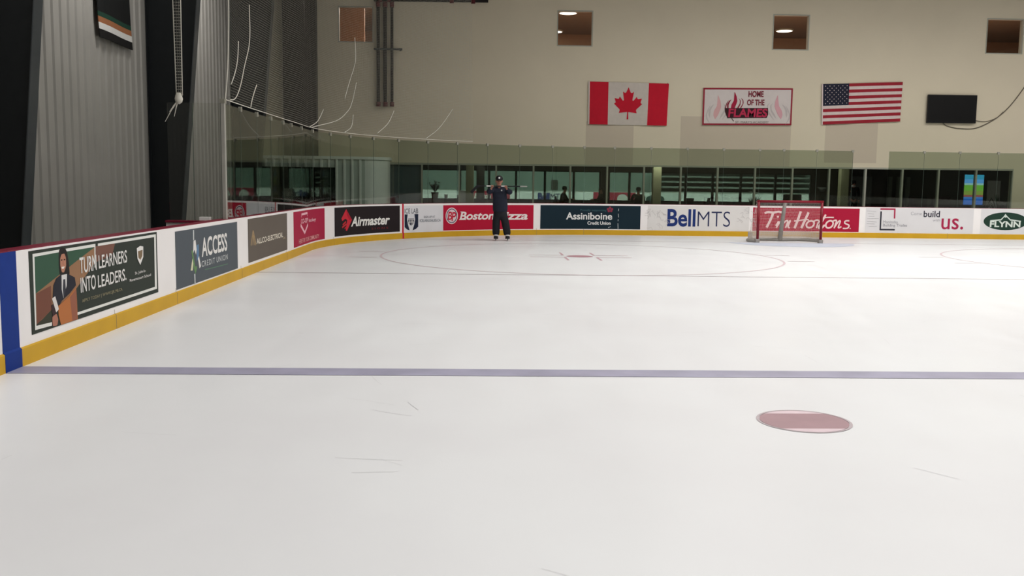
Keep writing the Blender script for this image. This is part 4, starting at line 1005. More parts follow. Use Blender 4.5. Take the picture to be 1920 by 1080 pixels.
o2, fn = cloth('flag', 'striped red and white flag with navy starred corner on the end wall', [(12.271, 5.342), (15.227, 5.466), (15.20, 4.06), (12.33, 3.902)],
    [0, 0.015] + [0.34 * i / 8 for i in range(1, 9)] + [0.34 + 0.66 * i / 14 for i in range(1, 15)], us_rows,
    lambda u, v: 2 if u < 0.015 else (1 if (u < 0.34 and v > 6 / 13) else (0 if int(v * 13) % 2 == 0 else 2)), [F_USR, F_NVY, F_USW])
mb = MB()
for rr_ in range(9):
    for cc in range(6 if rr_ % 2 == 0 else 5):
        u0 = 0.018 + (0.322) * (2 * cc + 1 + (rr_ % 2)) / 12; v0 = 6 / 13 + 7 / 13 * (rr_ + 1) / 10
        pts = [(u0 + (0.0062 if i % 2 == 0 else 0.0026) * 1.4 * sin(i * pi / 5), v0 + (0.0125 if i % 2 == 0 else 0.005) * 1.4 * cos(i * pi / 5)) for i in range(10)]
        vs, fs = fill(pts); mb.add([fn(u, v, 0.006) for u, v in vs], fs)
mb.build('stars', F_USW, o2)
for o_, xs_ in ((o1, (3.9, 6.7)), (o2, (12.3, 15.15))):
    for x_ in xs_:
        MB().tube([(x_, WALL_Y - 0.04, 5.28 if x_ < 10 else (5.33 if x_ < 13 else 5.45)), (x_, WALL_Y - 0.003, 5.29 if x_ < 10 else (5.34 if x_ < 13 else 5.46))], 0.012, 6).build('fixing', M_DGREY, o_)

t = thing('wall_sign', 'white banner sign with red border, flames and red lettering between the two flags', 'sign', (9.6, WALL_Y - 0.06, 3.83))
def sgn(u, v, n): return (7.985 + u, WALL_Y - 0.062 - n, 3.83 + v + u * 0.011)
MB().prism([(0, 0), (3.24, 0), (3.24, 1.31), (0, 1.31)], sgn, -0.05, 0.0).build('panel', mat('sign_white', (216, 206, 202), 0.6, noise=0.02), t)
mb = MB(); bd = 0.055
for q in (((0, 0), (3.24, 0), (3.24, bd), (0, bd)), ((0, 1.31 - bd), (3.24, 1.31 - bd), (3.24, 1.31), (0, 1.31)), ((0, bd), (bd, bd), (bd, 1.31 - bd), (0, 1.31 - bd)), ((3.24 - bd, bd), (3.24, bd), (3.24, 1.31 - bd), (3.24 - bd, 1.31 - bd))):
    mb.prism(q, sgn, -0.001, 0.006)
mb.build('border', mat('sign_red', (150, 30, 50), 0.6, noise=0.02), t)
draw(ART['sign'], sgn, t, rough=0.6, lift0=0.004, dn=0.0006)

t = thing('television', 'black wall-mounted television right of the striped flag', 'television', (17.05, WALL_Y - 0.1, 4.02))
MB().box(16.15, 17.955, WALL_Y - 0.13, WALL_Y - 0.05, 4.025, 5.03).build('housing', mat('tv_plastic', (18, 17, 17), 0.4), t, bevel=0.012)
MB().box(16.185, 17.92, WALL_Y - 0.134, WALL_Y - 0.128, 4.07, 4.99).build('screen', mat('tv_screen', (14, 13, 13), 0.35, noise=0), t)
MB().box(16.75, 17.35, WALL_Y - 0.05, WALL_Y, 4.3, 4.8).build('bracket', M_DGREY, t)
pts = smooth_pts([Vector((16.75, WALL_Y - .06, 4.06)), Vector((16.95, WALL_Y - .02, 3.93)), Vector((17.45, WALL_Y - .02, 3.84)), Vector((18.136, WALL_Y - .02, 3.90)), Vector((18.99, WALL_Y - .02, 4.42)), Vector((19.7, WALL_Y - .02, 5.33)), Vector((20.4, WALL_Y - .02, 6.6))], False, 8)
o = MB().tube(pts, 0.018, 6).build('cable', mat('cable_sheath', (112, 104, 90), 0.6), smooth=True); tag(o, 'loose cable sagging from the television across the wall', 'cable')
pts = smooth_pts([Vector((17.9, WALL_Y - .06, 4.15)), Vector((18.35, WALL_Y - .02, 4.10)), Vector((18.75, WALL_Y - .02, 4.24)), Vector((18.99, WALL_Y - .03, 4.46))], False, 8)
o = MB().tube(pts, 0.012, 6).build('cable', mat('cable_sheath', (112, 104, 90), 0.6), smooth=True); tag(o, 'short thin cable leaving the right side of the television', 'cable')

# ------------------------------------------------------------------ sprinkler pipes
M_PIPE = mat('dark_pipe', (34, 28, 28), 0.45, 0.2); M_PCAP = mat('pipe_red', (92, 26, 34), 0.5)
t = thing('sprinkler_riser', 'three dark upright sprinkler pipes with red caps on the end wall', 'pipes', (-3.35, WALL_Y - 0.2, 4.3))
for x_, r_ in ((-3.60, 0.062), (-3.36, 0.066), (-3.12, 0.052)):
    p_ = MB().tube([(x_, WALL_Y - 0.15, 4.42), (x_, WALL_Y - 0.15, 7.95)], r_, 14).build('pipe', M_PIPE, t, smooth=True)
    MB().tube([(x_, WALL_Y - 0.15, 4.30), (x_, WALL_Y - 0.15, 4.46)], r_ + 0.02, 14).build('end_cap', M_PCAP, t, smooth=True)
    MB().tube([(x_, WALL_Y - 0.15, 7.72), (x_, WALL_Y - 0.15, 7.92)], r_ + 0.02, 14).build('coupling', M_PCAP, t, smooth=True)
MB().tube([(-3.75, WALL_Y - 0.15, 7.99), (0.25, WALL_Y - 0.15, 8.02)], 0.07, 14).build('header_pipe', M_PIPE, t, smooth=True)
for x_ in (-3.6, -3.3, -1.1, -0.35):
    MB().tube([(x_, WALL_Y - 0.15, 7.99), (x_ + 0.14, WALL_Y - 0.15, 7.993)], 0.088, 14).build('coupling', M_PCAP, t, smooth=True)
MB().box(-3.75, -2.75, WALL_Y - 0.24, WALL_Y - 0.19, 6.25, 6.31).build('strut', M_DGREY, t)
for x_ in (-3.7, -2.85):
    MB().box(x_, x_ + 0.05, WALL_Y - 0.19, WALL_Y, 6.255, 6.305).build('strut_arm', M_DGREY, t)

# ------------------------------------------------------------------ ribbed booth in the corner
t = thing('corner_booth', 'pale ribbed metal booth with rounded corner behind the rink glass', 'booth', (-5.5, 33.6, 0))
PV = 33.2
path = [(-7.9, PV)]
xx = -7.9
path += [(-3.95, PV)] + [(-3.95 + 0.75 * sin(a), PV + 0.75 - 0.75 * cos(a)) for a in [i * pi / 20 for i in range(1, 11)]] + [(-3.2, WALL_Y - 0.01)]
def pv_pt(d):
    for (x0, y0), (x1, y1) in zip(path[:-1], path[1:]):
        L_ = math.hypot(x1 - x0, y1 - y0)
        if d <= L_ + 1e-6: return Vector((x0 + (x1 - x0) * d / L_, y0 + (y1 - y0) * d / L_)), Vector((y1 - y0, -(x1 - x0))).normalized()
        d -= L_
    return Vector(path[-1]), Vector((1, 0))
total = sum(math.hypot(b[0] - a[0], b[1] - a[1]) for a, b in zip(path[:-1], path[1:]))
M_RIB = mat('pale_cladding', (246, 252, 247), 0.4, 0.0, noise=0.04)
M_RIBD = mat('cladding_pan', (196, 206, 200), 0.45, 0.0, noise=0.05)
def cladding(d0, d1, z0, z1, name):
    prof = []; d = d0
    while d < d1 - 0.02:
        e = min(d + 0.27, d1)
        for q, h in ((d, 0.045), (d + 0.06, 0.045), (d + 0.075, 0.0), (e - 0.02, 0.0)):
            if q <= d1: prof.append((q, h))
        d = e
    mb = MB(); n_ = len(prof); vs = []
    for z in (z0, z1):
        for q, h in prof:
            p_, nn = pv_pt(q); vs.append((p_.x + nn.x * h, p_.y + nn.y * h, z))
    for i in range(n_ - 1):
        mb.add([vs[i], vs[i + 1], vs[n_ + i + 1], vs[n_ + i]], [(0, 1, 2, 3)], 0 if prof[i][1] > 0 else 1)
    return mb.build(name, [M_RIB, M_RIBD], t)
dd = 2.95
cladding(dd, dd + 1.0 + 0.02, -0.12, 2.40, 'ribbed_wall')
mb = MB(); pp = []
q = dd + 1.0
while q < total: pp.append(pv_pt(q)[0]); q += 0.06
pp.append(Vector(path[-1]))
n_ = len(pp); mb.add([(p_.x, p_.y, z) for z in (-0.12, 2.40) for p_ in pp], [(i, i + 1, n_ + i + 1, n_ + i) for i in range(n_ - 1)])
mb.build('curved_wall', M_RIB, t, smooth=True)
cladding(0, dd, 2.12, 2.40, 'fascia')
MB().box(-7.9, -7.9 + dd, PV + 0.05, PV + 0.07, 0.9, 2.12).build('window_pane', glass('booth_glass', (0.45, 0.5, 0.5), 0.05), t)
MB().box(-7.9, -7.9 + dd, PV + 0.0, PV + 0.1, -0.12, 0.9).build('low_wall', M_DARK, t)
MB().box(-7.9, -7.9 + dd, PV + 0.95, PV + 1.0, 0.9, 2.12).build('inner_wall', mat('booth_inside', (40, 46, 46), 0.8), t)
rim = [Vector((p_[0], p_[1])) for p_ in path]
mb = MB(); outl = []
for i, p_ in enumerate(path):
    nn = pv_pt(0.01)[1] if i == 0 else (Vector((1, 0)) if i == len(path) - 1 else (Vector((0, -1)) if p_[1] < PV + 1e-6 else Vector((p_[0] + 3.95, p_[1] - PV - .75)).normalized()))
    outl.append((p_[0] + nn.x * 0.06, p_[1] + nn.y * 0.06))
outl += [(-7.9, WALL_Y - 0.01)]
mb.prism(outl, lambda u, v, z: (u, v, z), 2.40, 2.50); mb.build('top_rim', M_RIB, t)

# ------------------------------------------------------------------ hockey net (goal)
t = thing('hockey_net', 'red-framed hockey goal with white netting standing before the red script advert', 'hockey net', (GX, GOAL_Y, 0))
M_POST = mat('post_red', (118, 12, 30), 0.35, noise=0.03); M_GW = mat('grey_frame', (150, 146, 140), 0.5, noise=0.05); M_PAD = mat('grey_pad', (146, 140, 134), 0.7, noise=0.1)
M_GNET = netting('goal_twine', (206, 198, 190), 0.05, 0.005)
gy = GOAL_Y; hw_ = 0.945; gh = 1.22; pr = 0.04
for sx in (-1, 1):
    MB().tube([(GX + sx * hw_, gy, 0.0), (GX + sx * hw_, gy, gh - 0.0)], pr, 14).build('goalpost', M_POST, t, smooth=True)
MB().tube([(GX - hw_ - pr, gy, gh), (GX + hw_ + pr, gy, gh)], pr, 14).build('crossbar', M_POST, t, smooth=True)
base = smooth_pts([Vector((GX - hw_, gy + 0.02, 0.05)), Vector((GX - hw_ - 0.17, gy + 0.45, 0.05)), Vector((GX - 0.80, gy + 0.98, 0.05)), Vector((GX - 0.35, gy + 0.98, 0.05)), Vector((GX, gy + 0.86, 0.05)), Vector((GX + 0.35, gy + 0.98, 0.05)), Vector((GX + 0.80, gy + 0.98, 0.05)), Vector((GX + hw_ + 0.17, gy + 0.45, 0.05)), Vector((GX + hw_, gy + 0.02, 0.05))], False, 8)
MB().tube(base, 0.045, 10).build('base_frame', M_GW, t, smooth=True)
shelf = smooth_pts([Vector((GX - hw_, gy, gh)), Vector((GX - hw_ + 0.03, gy + 0.30, gh - 0.01)), Vector((GX - 0.6, gy + 0.5, gh - 0.02)), Vector((GX, gy + 0.5, gh - 0.02)), Vector((GX + 0.6, gy + 0.5, gh - 0.02)), Vector((GX + hw_ - 0.03, gy + 0.30, gh - 0.01)), Vector((GX + hw_, gy, gh))], False, 10)
MB().tube(shelf, 0.022, 8).build('top_shelf_bar', M_POST, t, smooth=True)
MB().tube([(GX, gy + 0.5, gh - 0.02), (GX, gy + 0.70, 0.62), (GX, gy + 0.86, 0.05)], [0.055, 0.062, 0.075], 10).build('centre_support', M_PAD, t, smooth=True)
for sx in (-1, 1):
    MB().box(*sorted((GX + sx * (hw_ - 0.055), GX + sx * (hw_ + 0.07))), gy - 0.05, gy + 0.13, 0.001, 0.11).build('base_pad', M_PAD, t, bevel=0.02)
def along(pts, a):
    i = a * (len(pts) - 1); k = min(int(i), len(pts) - 2); return pts[k].lerp(pts[k + 1], i - k)
mb = MB(); nu, nv = 60, 14
mb.grid(lambda a, b: along(base, a).lerp(along(shelf, a), b) + Vector((0, 0.03 * sin(pi * b) * sin(pi * a), 0)), nu, nv)
mb.uv = [(i / nu * 4.3, j / nv * 1.25) for j in range(nv + 1) for i in range(nu + 1)]
mb.build('back_netting', M_GNET, t, smooth=True)
mb = MB(); mb.grid(lambda a, b: Vector((GX - hw_ + 2 * hw_ * a, gy, gh)).lerp(along(shelf, a), b), 30, 4)
mb.uv = [(i / 30 * 1.9, j / 4 * 0.5) for j in range(5) for i in range(31)]
mb.build('top_netting', M_GNET, t, smooth=True)
mb = MB(); mb.grid(lambda a, b: along(base, 0.06 + 0.88 * a) + Vector((0, -0.02, -0.045 + b * 0.30)), 40, 2)
mb.uv = [(i / 40 * 4, j / 2 * 0.3) for j in range(3) for i in range(41)]
mb.build('skirt', netting('skirt_twine', (196, 188, 182), 0.03, 0.013), t, smooth=True)

# ------------------------------------------------------------------ people
def eyes_nose(parent, c, r, skin):
    """small facial features on a head centred at c, facing -y"""
    x, y, z = c
    for sx in (-1, 1):
        MB().lathe([(0.001, -0.011), (0.010, -0.006), (0.012, 0), (0.010, 0.006), (0.001, 0.011)], (x + sx * 0.033, y - r * 0.93, z + 0.008), 10).build('eye', mat('eye_dark', (40, 30, 28), 0.3), parent, local=True, smooth=True)
        MB().lathe([(0.004, -0.032), (0.014, -0.015), (0.017, 0.01), (0.010, 0.03), (0.002, 0.034)], (x + sx * (r * 0.90), y + 0.012, z - 0.005), 8).build('ear', skin, parent, local=True, smooth=True)
    MB().add([(x, y - r * 0.92, z + 0.02), (x - 0.017, y - r * 0.88, z - 0.035), (x + 0.017, y - r * 0.88, z - 0.035), (x, y - r - 0.022, z - 0.03)], [(0, 1, 3), (0, 3, 2), (1, 2, 3), (0, 2, 1)]).build('nose', skin, parent, local=True, smooth=True)
    MB().box(x - 0.022, x + 0.022, y - r * 0.86 - 0.006, y - r * 0.78, z - 0.066, z - 0.057).build('mouth', mat('lip', (128, 70, 68), 0.5), parent, local=True)

def hand(parent, wrist, grip, axis, skin, name='hand', flip=1):
    """palm from the wrist to the grip point, four fingers and a thumb closed round a bar running along axis (x)"""
    w = Vector(wrist); g = Vector(grip); d = (g - w).normalized()
    ax = Vector(axis).normalized() * flip
    up_ = ax.cross(d).normalized()
    nodes = {'w': (*w, 0.026), 'p': (*(w.lerp(g, 0.55)), (0.034, 0.026)), 'k': (*(g - d * 0.022 - up_ * 0.0), (0.038, 0.02))}
    edges = [('w', 'p'), ('p', 'k')]
    o_ = skin_mesh(name, nodes, edges, skin, parent, 2)
    for i, ln in enumerate((0.9, 1.0, 0.95, 0.8)):
        b = g - d * 0.03 + ax * (0.030 - 0.020 * i)
        f = {'a': (*b, 0.0095), 'b': (*(b + d * 0.046 * ln - up_ * 0.018), 0.009), 'c': (*(b + d * 0.052 * ln + up_ * 0.018), 0.0085), 'd': (*(b + d * 0.022 * ln + up_ * 0.034), 0.0075)}
        skin_mesh('finger', f, [('a', 'b'), ('b', 'c'), ('c', 'd')], skin, o_, 1)
    b = w.lerp(g, 0.5) + ax * 0.034
    f = {'a': (*b, 0.011), 'b': (*(b + d * 0.03 + up_ * 0.022 + ax * 0.008), 0.010), 'c': (*(b + d * 0.040 + up_ * 0.040 - ax * 0.014), 0.0085)}
    skin_mesh('thumb', f, [('a', 'b'), ('b', 'c')], skin, o_, 1)
    return o_

SKIN = mat('skin', (176, 122, 104), 0.55, noise=0.04)
# --- the coach on skates
px, py = 0.655, 27.58
t = thing('person', 'person in dark tracksuit and cap on skates, holding a stick level across the chest', 'person', (px, py, 0))
Z = 1.572
J = {'pelvis': (-0.05, 0, 0.98, (0.125, 0.10)), 'spine': (-0.055, 0, 1.12, (0.125, 0.10)), 'chest': (-0.068, 0.01, 1.34, (0.145, 0.11)), 'neckb': (-0.08, 0, 1.50, (0.065, 0.06)), 'neck': (-0.086, -0.012, 1.575, 0.052),
     'jaw': (-0.09, -0.035, 1.645, 0.068), 'head': (-0.09, -0.025, 1.72, (0.082, 0.094)), 'crown': (-0.09, -0.015, 1.785, 0.068),
     'shL': (-0.255, 0.0, 1.47, 0.062), 'elL': (-0.40, -0.13, 1.385, 0.042), 'wrL': (-0.300, -0.215, 1.515, 0.03),
     'shR': (0.115, 0.0, 1.47, 0.062), 'elR': (0.245, -0.13, 1.375, 0.042), 'wrR': (0.105, -0.215, 1.515, 0.03),
     'hipL': (-0.14, 0, 0.90, 0.088), 'knL': (-0.165, -0.03, 0.53, 0.055), 'anL': (-0.163, 0.0, 0.17, 0.040), 'toL': (-0.17, -0.13, 0.115, 0.03),
     'hipR': (0.04, 0, 0.90, 0.088), 'knR': (0.115, -0.03, 0.53, 0.055), 'anR': (0.165, 0.0, 0.17, 0.040), 'toR': (0.175, -0.13, 0.115, 0.03)}
E_ = [('pelvis', 'spine'), ('spine', 'chest'), ('chest', 'neckb'), ('neckb', 'neck'), ('neck', 'jaw'), ('jaw', 'head'), ('head', 'crown')]
for s_ in 'LR':
    E_ += [('chest', 'sh' + s_), ('sh' + s_, 'el' + s_), ('el' + s_, 'wr' + s_), ('pelvis', 'hip' + s_), ('hip' + s_, 'kn' + s_), ('kn' + s_, 'an' + s_), ('an' + s_, 'to' + s_)]
skin_mesh('body', J, E_, SKIN, t, 2)
M_JKT = mat('navy_jacket', (26, 31, 46), 0.75, noise=0.1, scale=12); M_PNT = mat('black_track_pants', (22, 24, 30), 0.75, noise=0.1, scale=12)
M_SLV = mat('dark_green_sleeve', (32, 42, 44), 0.75, noise=0.1, scale=12)
jk = {'hem': (-0.05, 0, 0.78, (0.225, 0.165)), 'low': (-0.05, 0, 0.90, (0.235, 0.17)), 'spine': (-0.055, 0, 1.10, (0.235, 0.165)), 'mid': (-0.062, 0, 1.26, (0.235, 0.16)), 'chest': (-0.068, 0.005, 1.39, (0.215, 0.15)), 'col': (-0.08, 0.005, 1.505, (0.10, 0.09)), 'colt': (-0.085, -0.002, 1.56, (0.078, 0.072)),
      'shL': (-0.255, 0.0, 1.475, 0.098), 'elL': (-0.405, -0.13, 1.39, 0.080), 'cuL': (-0.318, -0.195, 1.50, 0.055),
      'shR': (0.115, 0.0, 1.475, 0.098), 'elR': (0.25, -0.13, 1.38, 0.080), 'cuR': (0.120, -0.195, 1.50, 0.055)}
ej = [('hem', 'low'), ('low', 'spine'), ('spine', 'mid'), ('mid', 'chest'), ('chest', 'col'), ('col', 'colt')]
for s_ in 'LR': ej += [('chest', 'sh' + s_), ('sh' + s_, 'el' + s_), ('el' + s_, 'cu' + s_)]
jko = skin_mesh('jacket', jk, ej, M_JKT, t, 2)
MB().lathe([(0.001, 0), (0.022, 0.0), (0.022, 0.004), (0.001, 0.004)], (0, 0, 0), 12).build('chest_logo', mat('pale_logo', (206, 206, 204), 0.6), jko, local=True)
lg = jko.children[0]; lg.rotation_euler = (pi / 2, 0, 0); lg.location = (-0.02, -0.165, 1.45)
pn = {'waist': (-0.05, 0, 1.05, (0.19, 0.14)), 'crotch': (-0.05, 0, 0.84, (0.215, 0.155)),
      'hipL': (-0.150, 0, 0.70, 0.150), 'knL': (-0.165, -0.035, 0.48, 0.125), 'shL': (-0.165, -0.012, 0.28, 0.112), 'anL': (-0.163, 0.0, 0.13, 0.118),
      'hipR': (0.055, 0, 0.70, 0.150), 'knR': (0.11, -0.035, 0.48, 0.125), 'shR': (0.15, -0.012, 0.28, 0.112), 'anR': (0.165, 0.0, 0.13, 0.118)}
ep = [('waist', 'crotch')]
for s_ in 'LR': ep += [('crotch', 'hip' + s_), ('hip' + s_, 'kn' + s_), ('kn' + s_, 'sh' + s_), ('sh' + s_, 'an' + s_)]
skin_mesh('track_pants', pn, ep, M_PNT, t, 2)
M_BOOT = mat('black_skate', (24, 24, 28), 0.35, noise=0.05); M_WHT2 = mat('white_skate_trim', (214, 210, 206), 0.4); M_STEEL = mat('skate_steel', (170, 172, 176), 0.25, 0.9, noise=0)
for sx, (ax_, ay_) in ((-1, (-0.163, 0.0)), (1, (0.165, 0.0))):
    bt = skin_mesh('skate', {'heel': (ax_, ay_ + 0.05, 0.118, (0.066, 0.062)), 'mid': (ax_ + sx * 0.004, ay_ - 0.06, 0.110, (0.064, 0.050)), 'ball': (ax_ + sx * 0.010, ay_ - 0.14, 0.106, (0.070, 0.048)), 'toe': (ax_ + sx * 0.014, ay_ - 0.20, 0.104, (0.058, 0.044)), 'cuff': (ax_, ay_ + 0.03, 0.22, (0.075, 0.08))},
                   [('heel', 'mid'), ('mid', 'ball'), ('ball', 'toe'), ('heel', 'cuff')], M_BOOT, t, 2)
    mb = MB().lathe([(0.045, 0.120), (0.068, 0.135), (0.070, 0.160), (0.050, 0.18)], (ax_, ay_ - 0.06, 0), 14, sy=0.8); mb.build('white_tongue', M_WHT2, bt, local=True, smooth=True)
    mb = MB()
    for yy in (ay_ + 0.04, ay_ - 0.13): mb.prism([(yy - 0.035, 0.075), (yy + 0.035, 0.075), (yy + 0.02, 0.028), (yy - 0.02, 0.028)], lambda u, v, q, ax_=ax_, sx=sx: (ax_ + sx * 0.007 + q, u, v), -0.012, 0.012)
    mb.prism([(ay_ - 0.185, 0.034), (ay_ + 0.09, 0.034), (ay_ + 0.08, 0.022), (ay_ - 0.175, 0.022)], lambda u, v, q, ax_=ax_, sx=sx: (ax_ + sx * 0.007 + q, u, v), -0.008, 0.008)
    mb.build('blade_holder', M_BOOT, bt, local=True)
    MB().prism([(ay_ - 0.20, 0.026), (ay_ + 0.105, 0.026), (ay_ + 0.095, 0.006), (ay_ + 0.06, 0.0), (ay_ - 0.15, 0.0), (ay_ - 0.19, 0.008)], lambda u, v, q, ax_=ax_, sx=sx: (ax_ + sx * 0.007 + q, u, v), -0.002, 0.002).build('blade', M_STEEL, bt, local=True)
for s_, fl in (('L', -1), ('R', 1)):
    w = J['wr' + s_][:3]
    hand(t, w, (w[0] + (0.012 if s_ == 'L' else -0.012), -0.262, Z - 0.002), (1, 0, 0), SKIN, flip=fl)
hc = J['head'][:3]
eyes_nose(t, (hc[0], hc[1], hc[2] - 0.01), 0.098, SKIN)
cp = MB().lathe([(0.100, -0.012), (0.108, 0.0), (0.106, 0.035), (0.092, 0.075), (0.06, 0.103), (0.02, 0.114), (0.004, 0.115)], (hc[0], hc[1] + 0.008, hc[2] + 0.042), 20, sy=1.08).build('cap', M_BOOT, t, local=True, smooth=True)
mb = MB(); mb.grid(lambda a, b: (hc[0] + 0.095 * (2 * a - 1) * (1 - 0.25 * b), hc[1] - 0.095 * math.sqrt(max(0.05, 1 - (0.8 * (2 * a - 1)) ** 2)) - 0.075 * b * (1 - 0.5 * (2 * a - 1) ** 2), hc[2] + 0.040 - 0.02 * b - 0.02 * (2 * a - 1) ** 2), 12, 4)
md = mb.build('brim', M_BOOT, cp, local=True, smooth=True); sd = md.modifiers.new('thick', 'SOLIDIFY'); sd.thickness = 0.005
MB().lathe([(0.001, 0), (0.027, 0), (0.027, 0.004), (0.001, 0.005)], (0, 0, 0), 14).build('cap_logo', mat('white_logo', (230, 230, 226), 0.6), cp, local=True)
lg = [c for c in cp.children if c.name.startswith('cap_logo')][0]; lg.rotation_euler = (radians(78), 0, 0); lg.location = (hc[0], hc[1] - 0.106, hc[2] + 0.085)
MB().lathe([(0.060, -0.06), (0.072, -0.02), (0.080, 0.02), (0.07, 0.04)], (hc[0], hc[1] + 0.028, hc[2] + 0.005), 16, sy=0.95).build('hair', mat('dark_hair', (42, 34, 30), 0.8), t, local=True, smooth=True)

# --- the stick he holds
s_ = thing('hockey_stick', 'hockey stick held level across the chest by the person on skates', 'hockey stick', (px, py - 0.265, Z))
yb = py - 0.265
def stick_box(xa, xb, name, mt, h=0.015, w=0.011):
    mb = MB(); mb.box(xa, xb, yb - w, yb + w, Z - h, Z + h); return mb.build(name, mt, s_, bevel=0.004)
stick_box(-0.04, 1.16, 'shaft', M_BOOT)
stick_box(0.20, 0.32, 'white_tape', M_WHT2, 0.017, 0.013)
stick_box(0.62, 0.74, 'white_band', M_WHT2, 0.0165, 0.0125)
stick_box(1.16, 1.36, 'grip_end', mat('grey_grip', (150, 150, 146), 0.6), 0.016, 0.012)
mb = MB()
bl = smooth_pts([Vector((0.0, Z + 0.0)), Vector((-0.06, Z - 0.015)), Vector((-0.15, Z - 0.10)), Vector((-0.235, Z - 0.20))], False, 5)
vs, fs = ribbon(bl, 0.075)
for q in (-0.006, 0.006): mb.add([(p[0], yb + q, p[1]) for p in vs], fs)
mb.build('blade', M_BOOT, s_); s_.children[-1].modifiers.new('thick', 'SOLIDIFY').thickness = 0.004

# ------------------------------------------------------------------ lobby furniture and people
FL = 0.25
def seated(label, loc, rz, coat, hair, lean=0.0, cap=None):
    t = thing('person', label, 'person', loc, rz)
    n = {'pelvis': (0, 0.02, 0.56, (0.13, 0.11)), 'chest': (0, -0.02 - lean * .5, 0.88, (0.14, 0.10)), 'neck': (0, -0.03 - lean, 1.09, 0.05), 'jaw': (0, -0.05 - lean, 1.15, 0.066), 'head': (0, -0.045 - lean, 1.22, (0.08, 0.09)), 'crown': (0, -0.035 - lean, 1.29, 0.062)}
    e = [('pelvis', 'chest'), ('chest', 'neck'), ('neck', 'jaw'), ('jaw', 'head'), ('head', 'crown')]
    for k_, sx in (('L', -1), ('R', 1)):
        n.update({'s' + k_: (sx * 0.19, -0.02 - lean * .6, 1.0, 0.055), 'e' + k_: (sx * 0.25, -0.14 - lean, 0.76, 0.04), 'w' + k_: (sx * 0.13, -0.36 - lean, 0.79, 0.028), 'f' + k_: (sx * 0.10, -0.45 - lean, 0.785, 0.026), 'h' + k_: (sx * 0.10, -0.02, 0.55, 0.085), 'k' + k_: (sx * 0.12, -0.42, 0.53, 0.06), 'a' + k_: (sx * 0.12, -0.40, 0.09, 0.04), 't' + k_: (sx * 0.13, -0.53, 0.045, 0.035)})
        e += [('chest', 's' + k_), ('s' + k_, 'e' + k_), ('e' + k_, 'w' + k_), ('w' + k_, 'f' + k_), ('pelvis', 'h' + k_), ('h' + k_, 'k' + k_), ('k' + k_, 'a' + k_), ('a' + k_, 't' + k_)]
    skin_mesh('body', n, e, SKIN, t, 1)
    c = {'hem': (0, 0.02, 0.55, (0.18, 0.15)), 'chest': (0, -0.02 - lean * .5, 0.88, (0.175, 0.13)), 'col': (0, -0.03 - lean, 1.06, 0.075)}
    ec = [('hem', 'chest'), ('chest', 'col')]
    for k_, sx in (('L', -1), ('R', 1)):
        c.update({'s' + k_: (sx * 0.20, -0.02 - lean * .6, 1.0, 0.075), 'e' + k_: (sx * 0.26, -0.14 - lean, 0.76, 0.06), 'w' + k_: (sx * 0.14, -0.34 - lean, 0.79, 0.045)}); ec += [('chest', 's' + k_), ('s' + k_, 'e' + k_), ('e' + k_, 'w' + k_)]
    skin_mesh('coat', c, ec, coat, t, 1)
    pn_ = {'w': (0, 0.02, 0.58, (0.16, 0.13))}; en = []
    for k_, sx in (('L', -1), ('R', 1)):
        pn_.update({'h' + k_: (sx * 0.10, -0.06, 0.56, 0.10), 'k' + k_: (sx * 0.12, -0.42, 0.54, 0.075), 'a' + k_: (sx * 0.12, -0.40, 0.12, 0.055)}); en += [('w', 'h' + k_), ('h' + k_, 'k' + k_), ('k' + k_, 'a' + k_)]
    skin_mesh('trousers', pn_, en, M_PNT, t, 1)
    MB().lathe([(0.088, -0.05), (0.103, 0.0), (0.098, 0.05), (0.07, 0.088), (0.02, 0.102)], (0, -0.025 - lean, 1.225), 14).build('cap' if cap else 'hair', cap or hair, t, local=True, smooth=True)
    eyes_nose(t, (0, -0.045 - lean, 1.205), 0.094, SKIN)
    return t
M_CHAIR = mat('dark_chair', (34, 32, 32), 0.6, noise=0.05); M_TAB = mat('dark_table', (66, 56, 50), 0.5, noise=0.1)
def make_chair():
    t = thing('chair', 'x', 'chair', (0, 0, FL), 0, 'dark chairs in the lobby')
    MB().box(-0.21, 0.21, -0.21, 0.21, 0.42, 0.46).build('seat', M_CHAIR, t, local=True, bevel=0.015)
    mb = MB(); mb.grid(lambda a, b: (-0.2 + 0.4 * a, 0.20 + 0.07 * b - 0.03 * sin(pi * a), 0.55 + 0.36 * b), 8, 4)
    o = mb.build('backrest', M_CHAIR, t, local=True, smooth=True); o.modifiers.new('thick', 'SOLIDIFY').thickness = 0.025
    for sx in (-1, 1):
        MB().tube([(sx * 0.19, -0.19, 0.0), (sx * 0.18, -0.18, 0.43)], 0.014, 8).build('leg', M_DGREY, t, local=True)
        MB().tube([(sx * 0.19, 0.24, 0.0), (sx * 0.185, 0.19, 0.43), (sx * 0.18, 0.25, 0.88)], 0.014, 8).build('leg', M_DGREY, t, local=True)
    return t
def make_table():
    t = thing('table', 'x', 'table', (0, 0, FL), 0, 'dark tables in the lobby')
    MB().lathe([(0.02, 0.72), (0.42, 0.72), (0.43, 0.735), (0.42, 0.75), (0.02, 0.75)], n=28).build('tabletop', M_TAB, t, local=True)
    MB().tube([(0, 0, 0.04), (0, 0, 0.72)], 0.04, 12).build('pedestal', M_DGREY, t, local=True)
    MB().lathe([(0.28, 0.0), (0.28, 0.02), (0.05, 0.05)], n=24).build('foot', M_DGREY, t, local=True)
    return t
ch0, tb0 = make_chair(), make_table()
used = {'c': False, 't': False}
def put(proto, key, x, y, rz, label):
    o = proto if not used[key] else copy_tree(proto)
    used[key] = True
    o.location = (x, y, FL); o.rotation_euler = (0, 0, rz); o['label'] = label
    return o
put(tb0, 't', 4.15, 38.5, 0, 'dark round table between the two seated people facing each other')
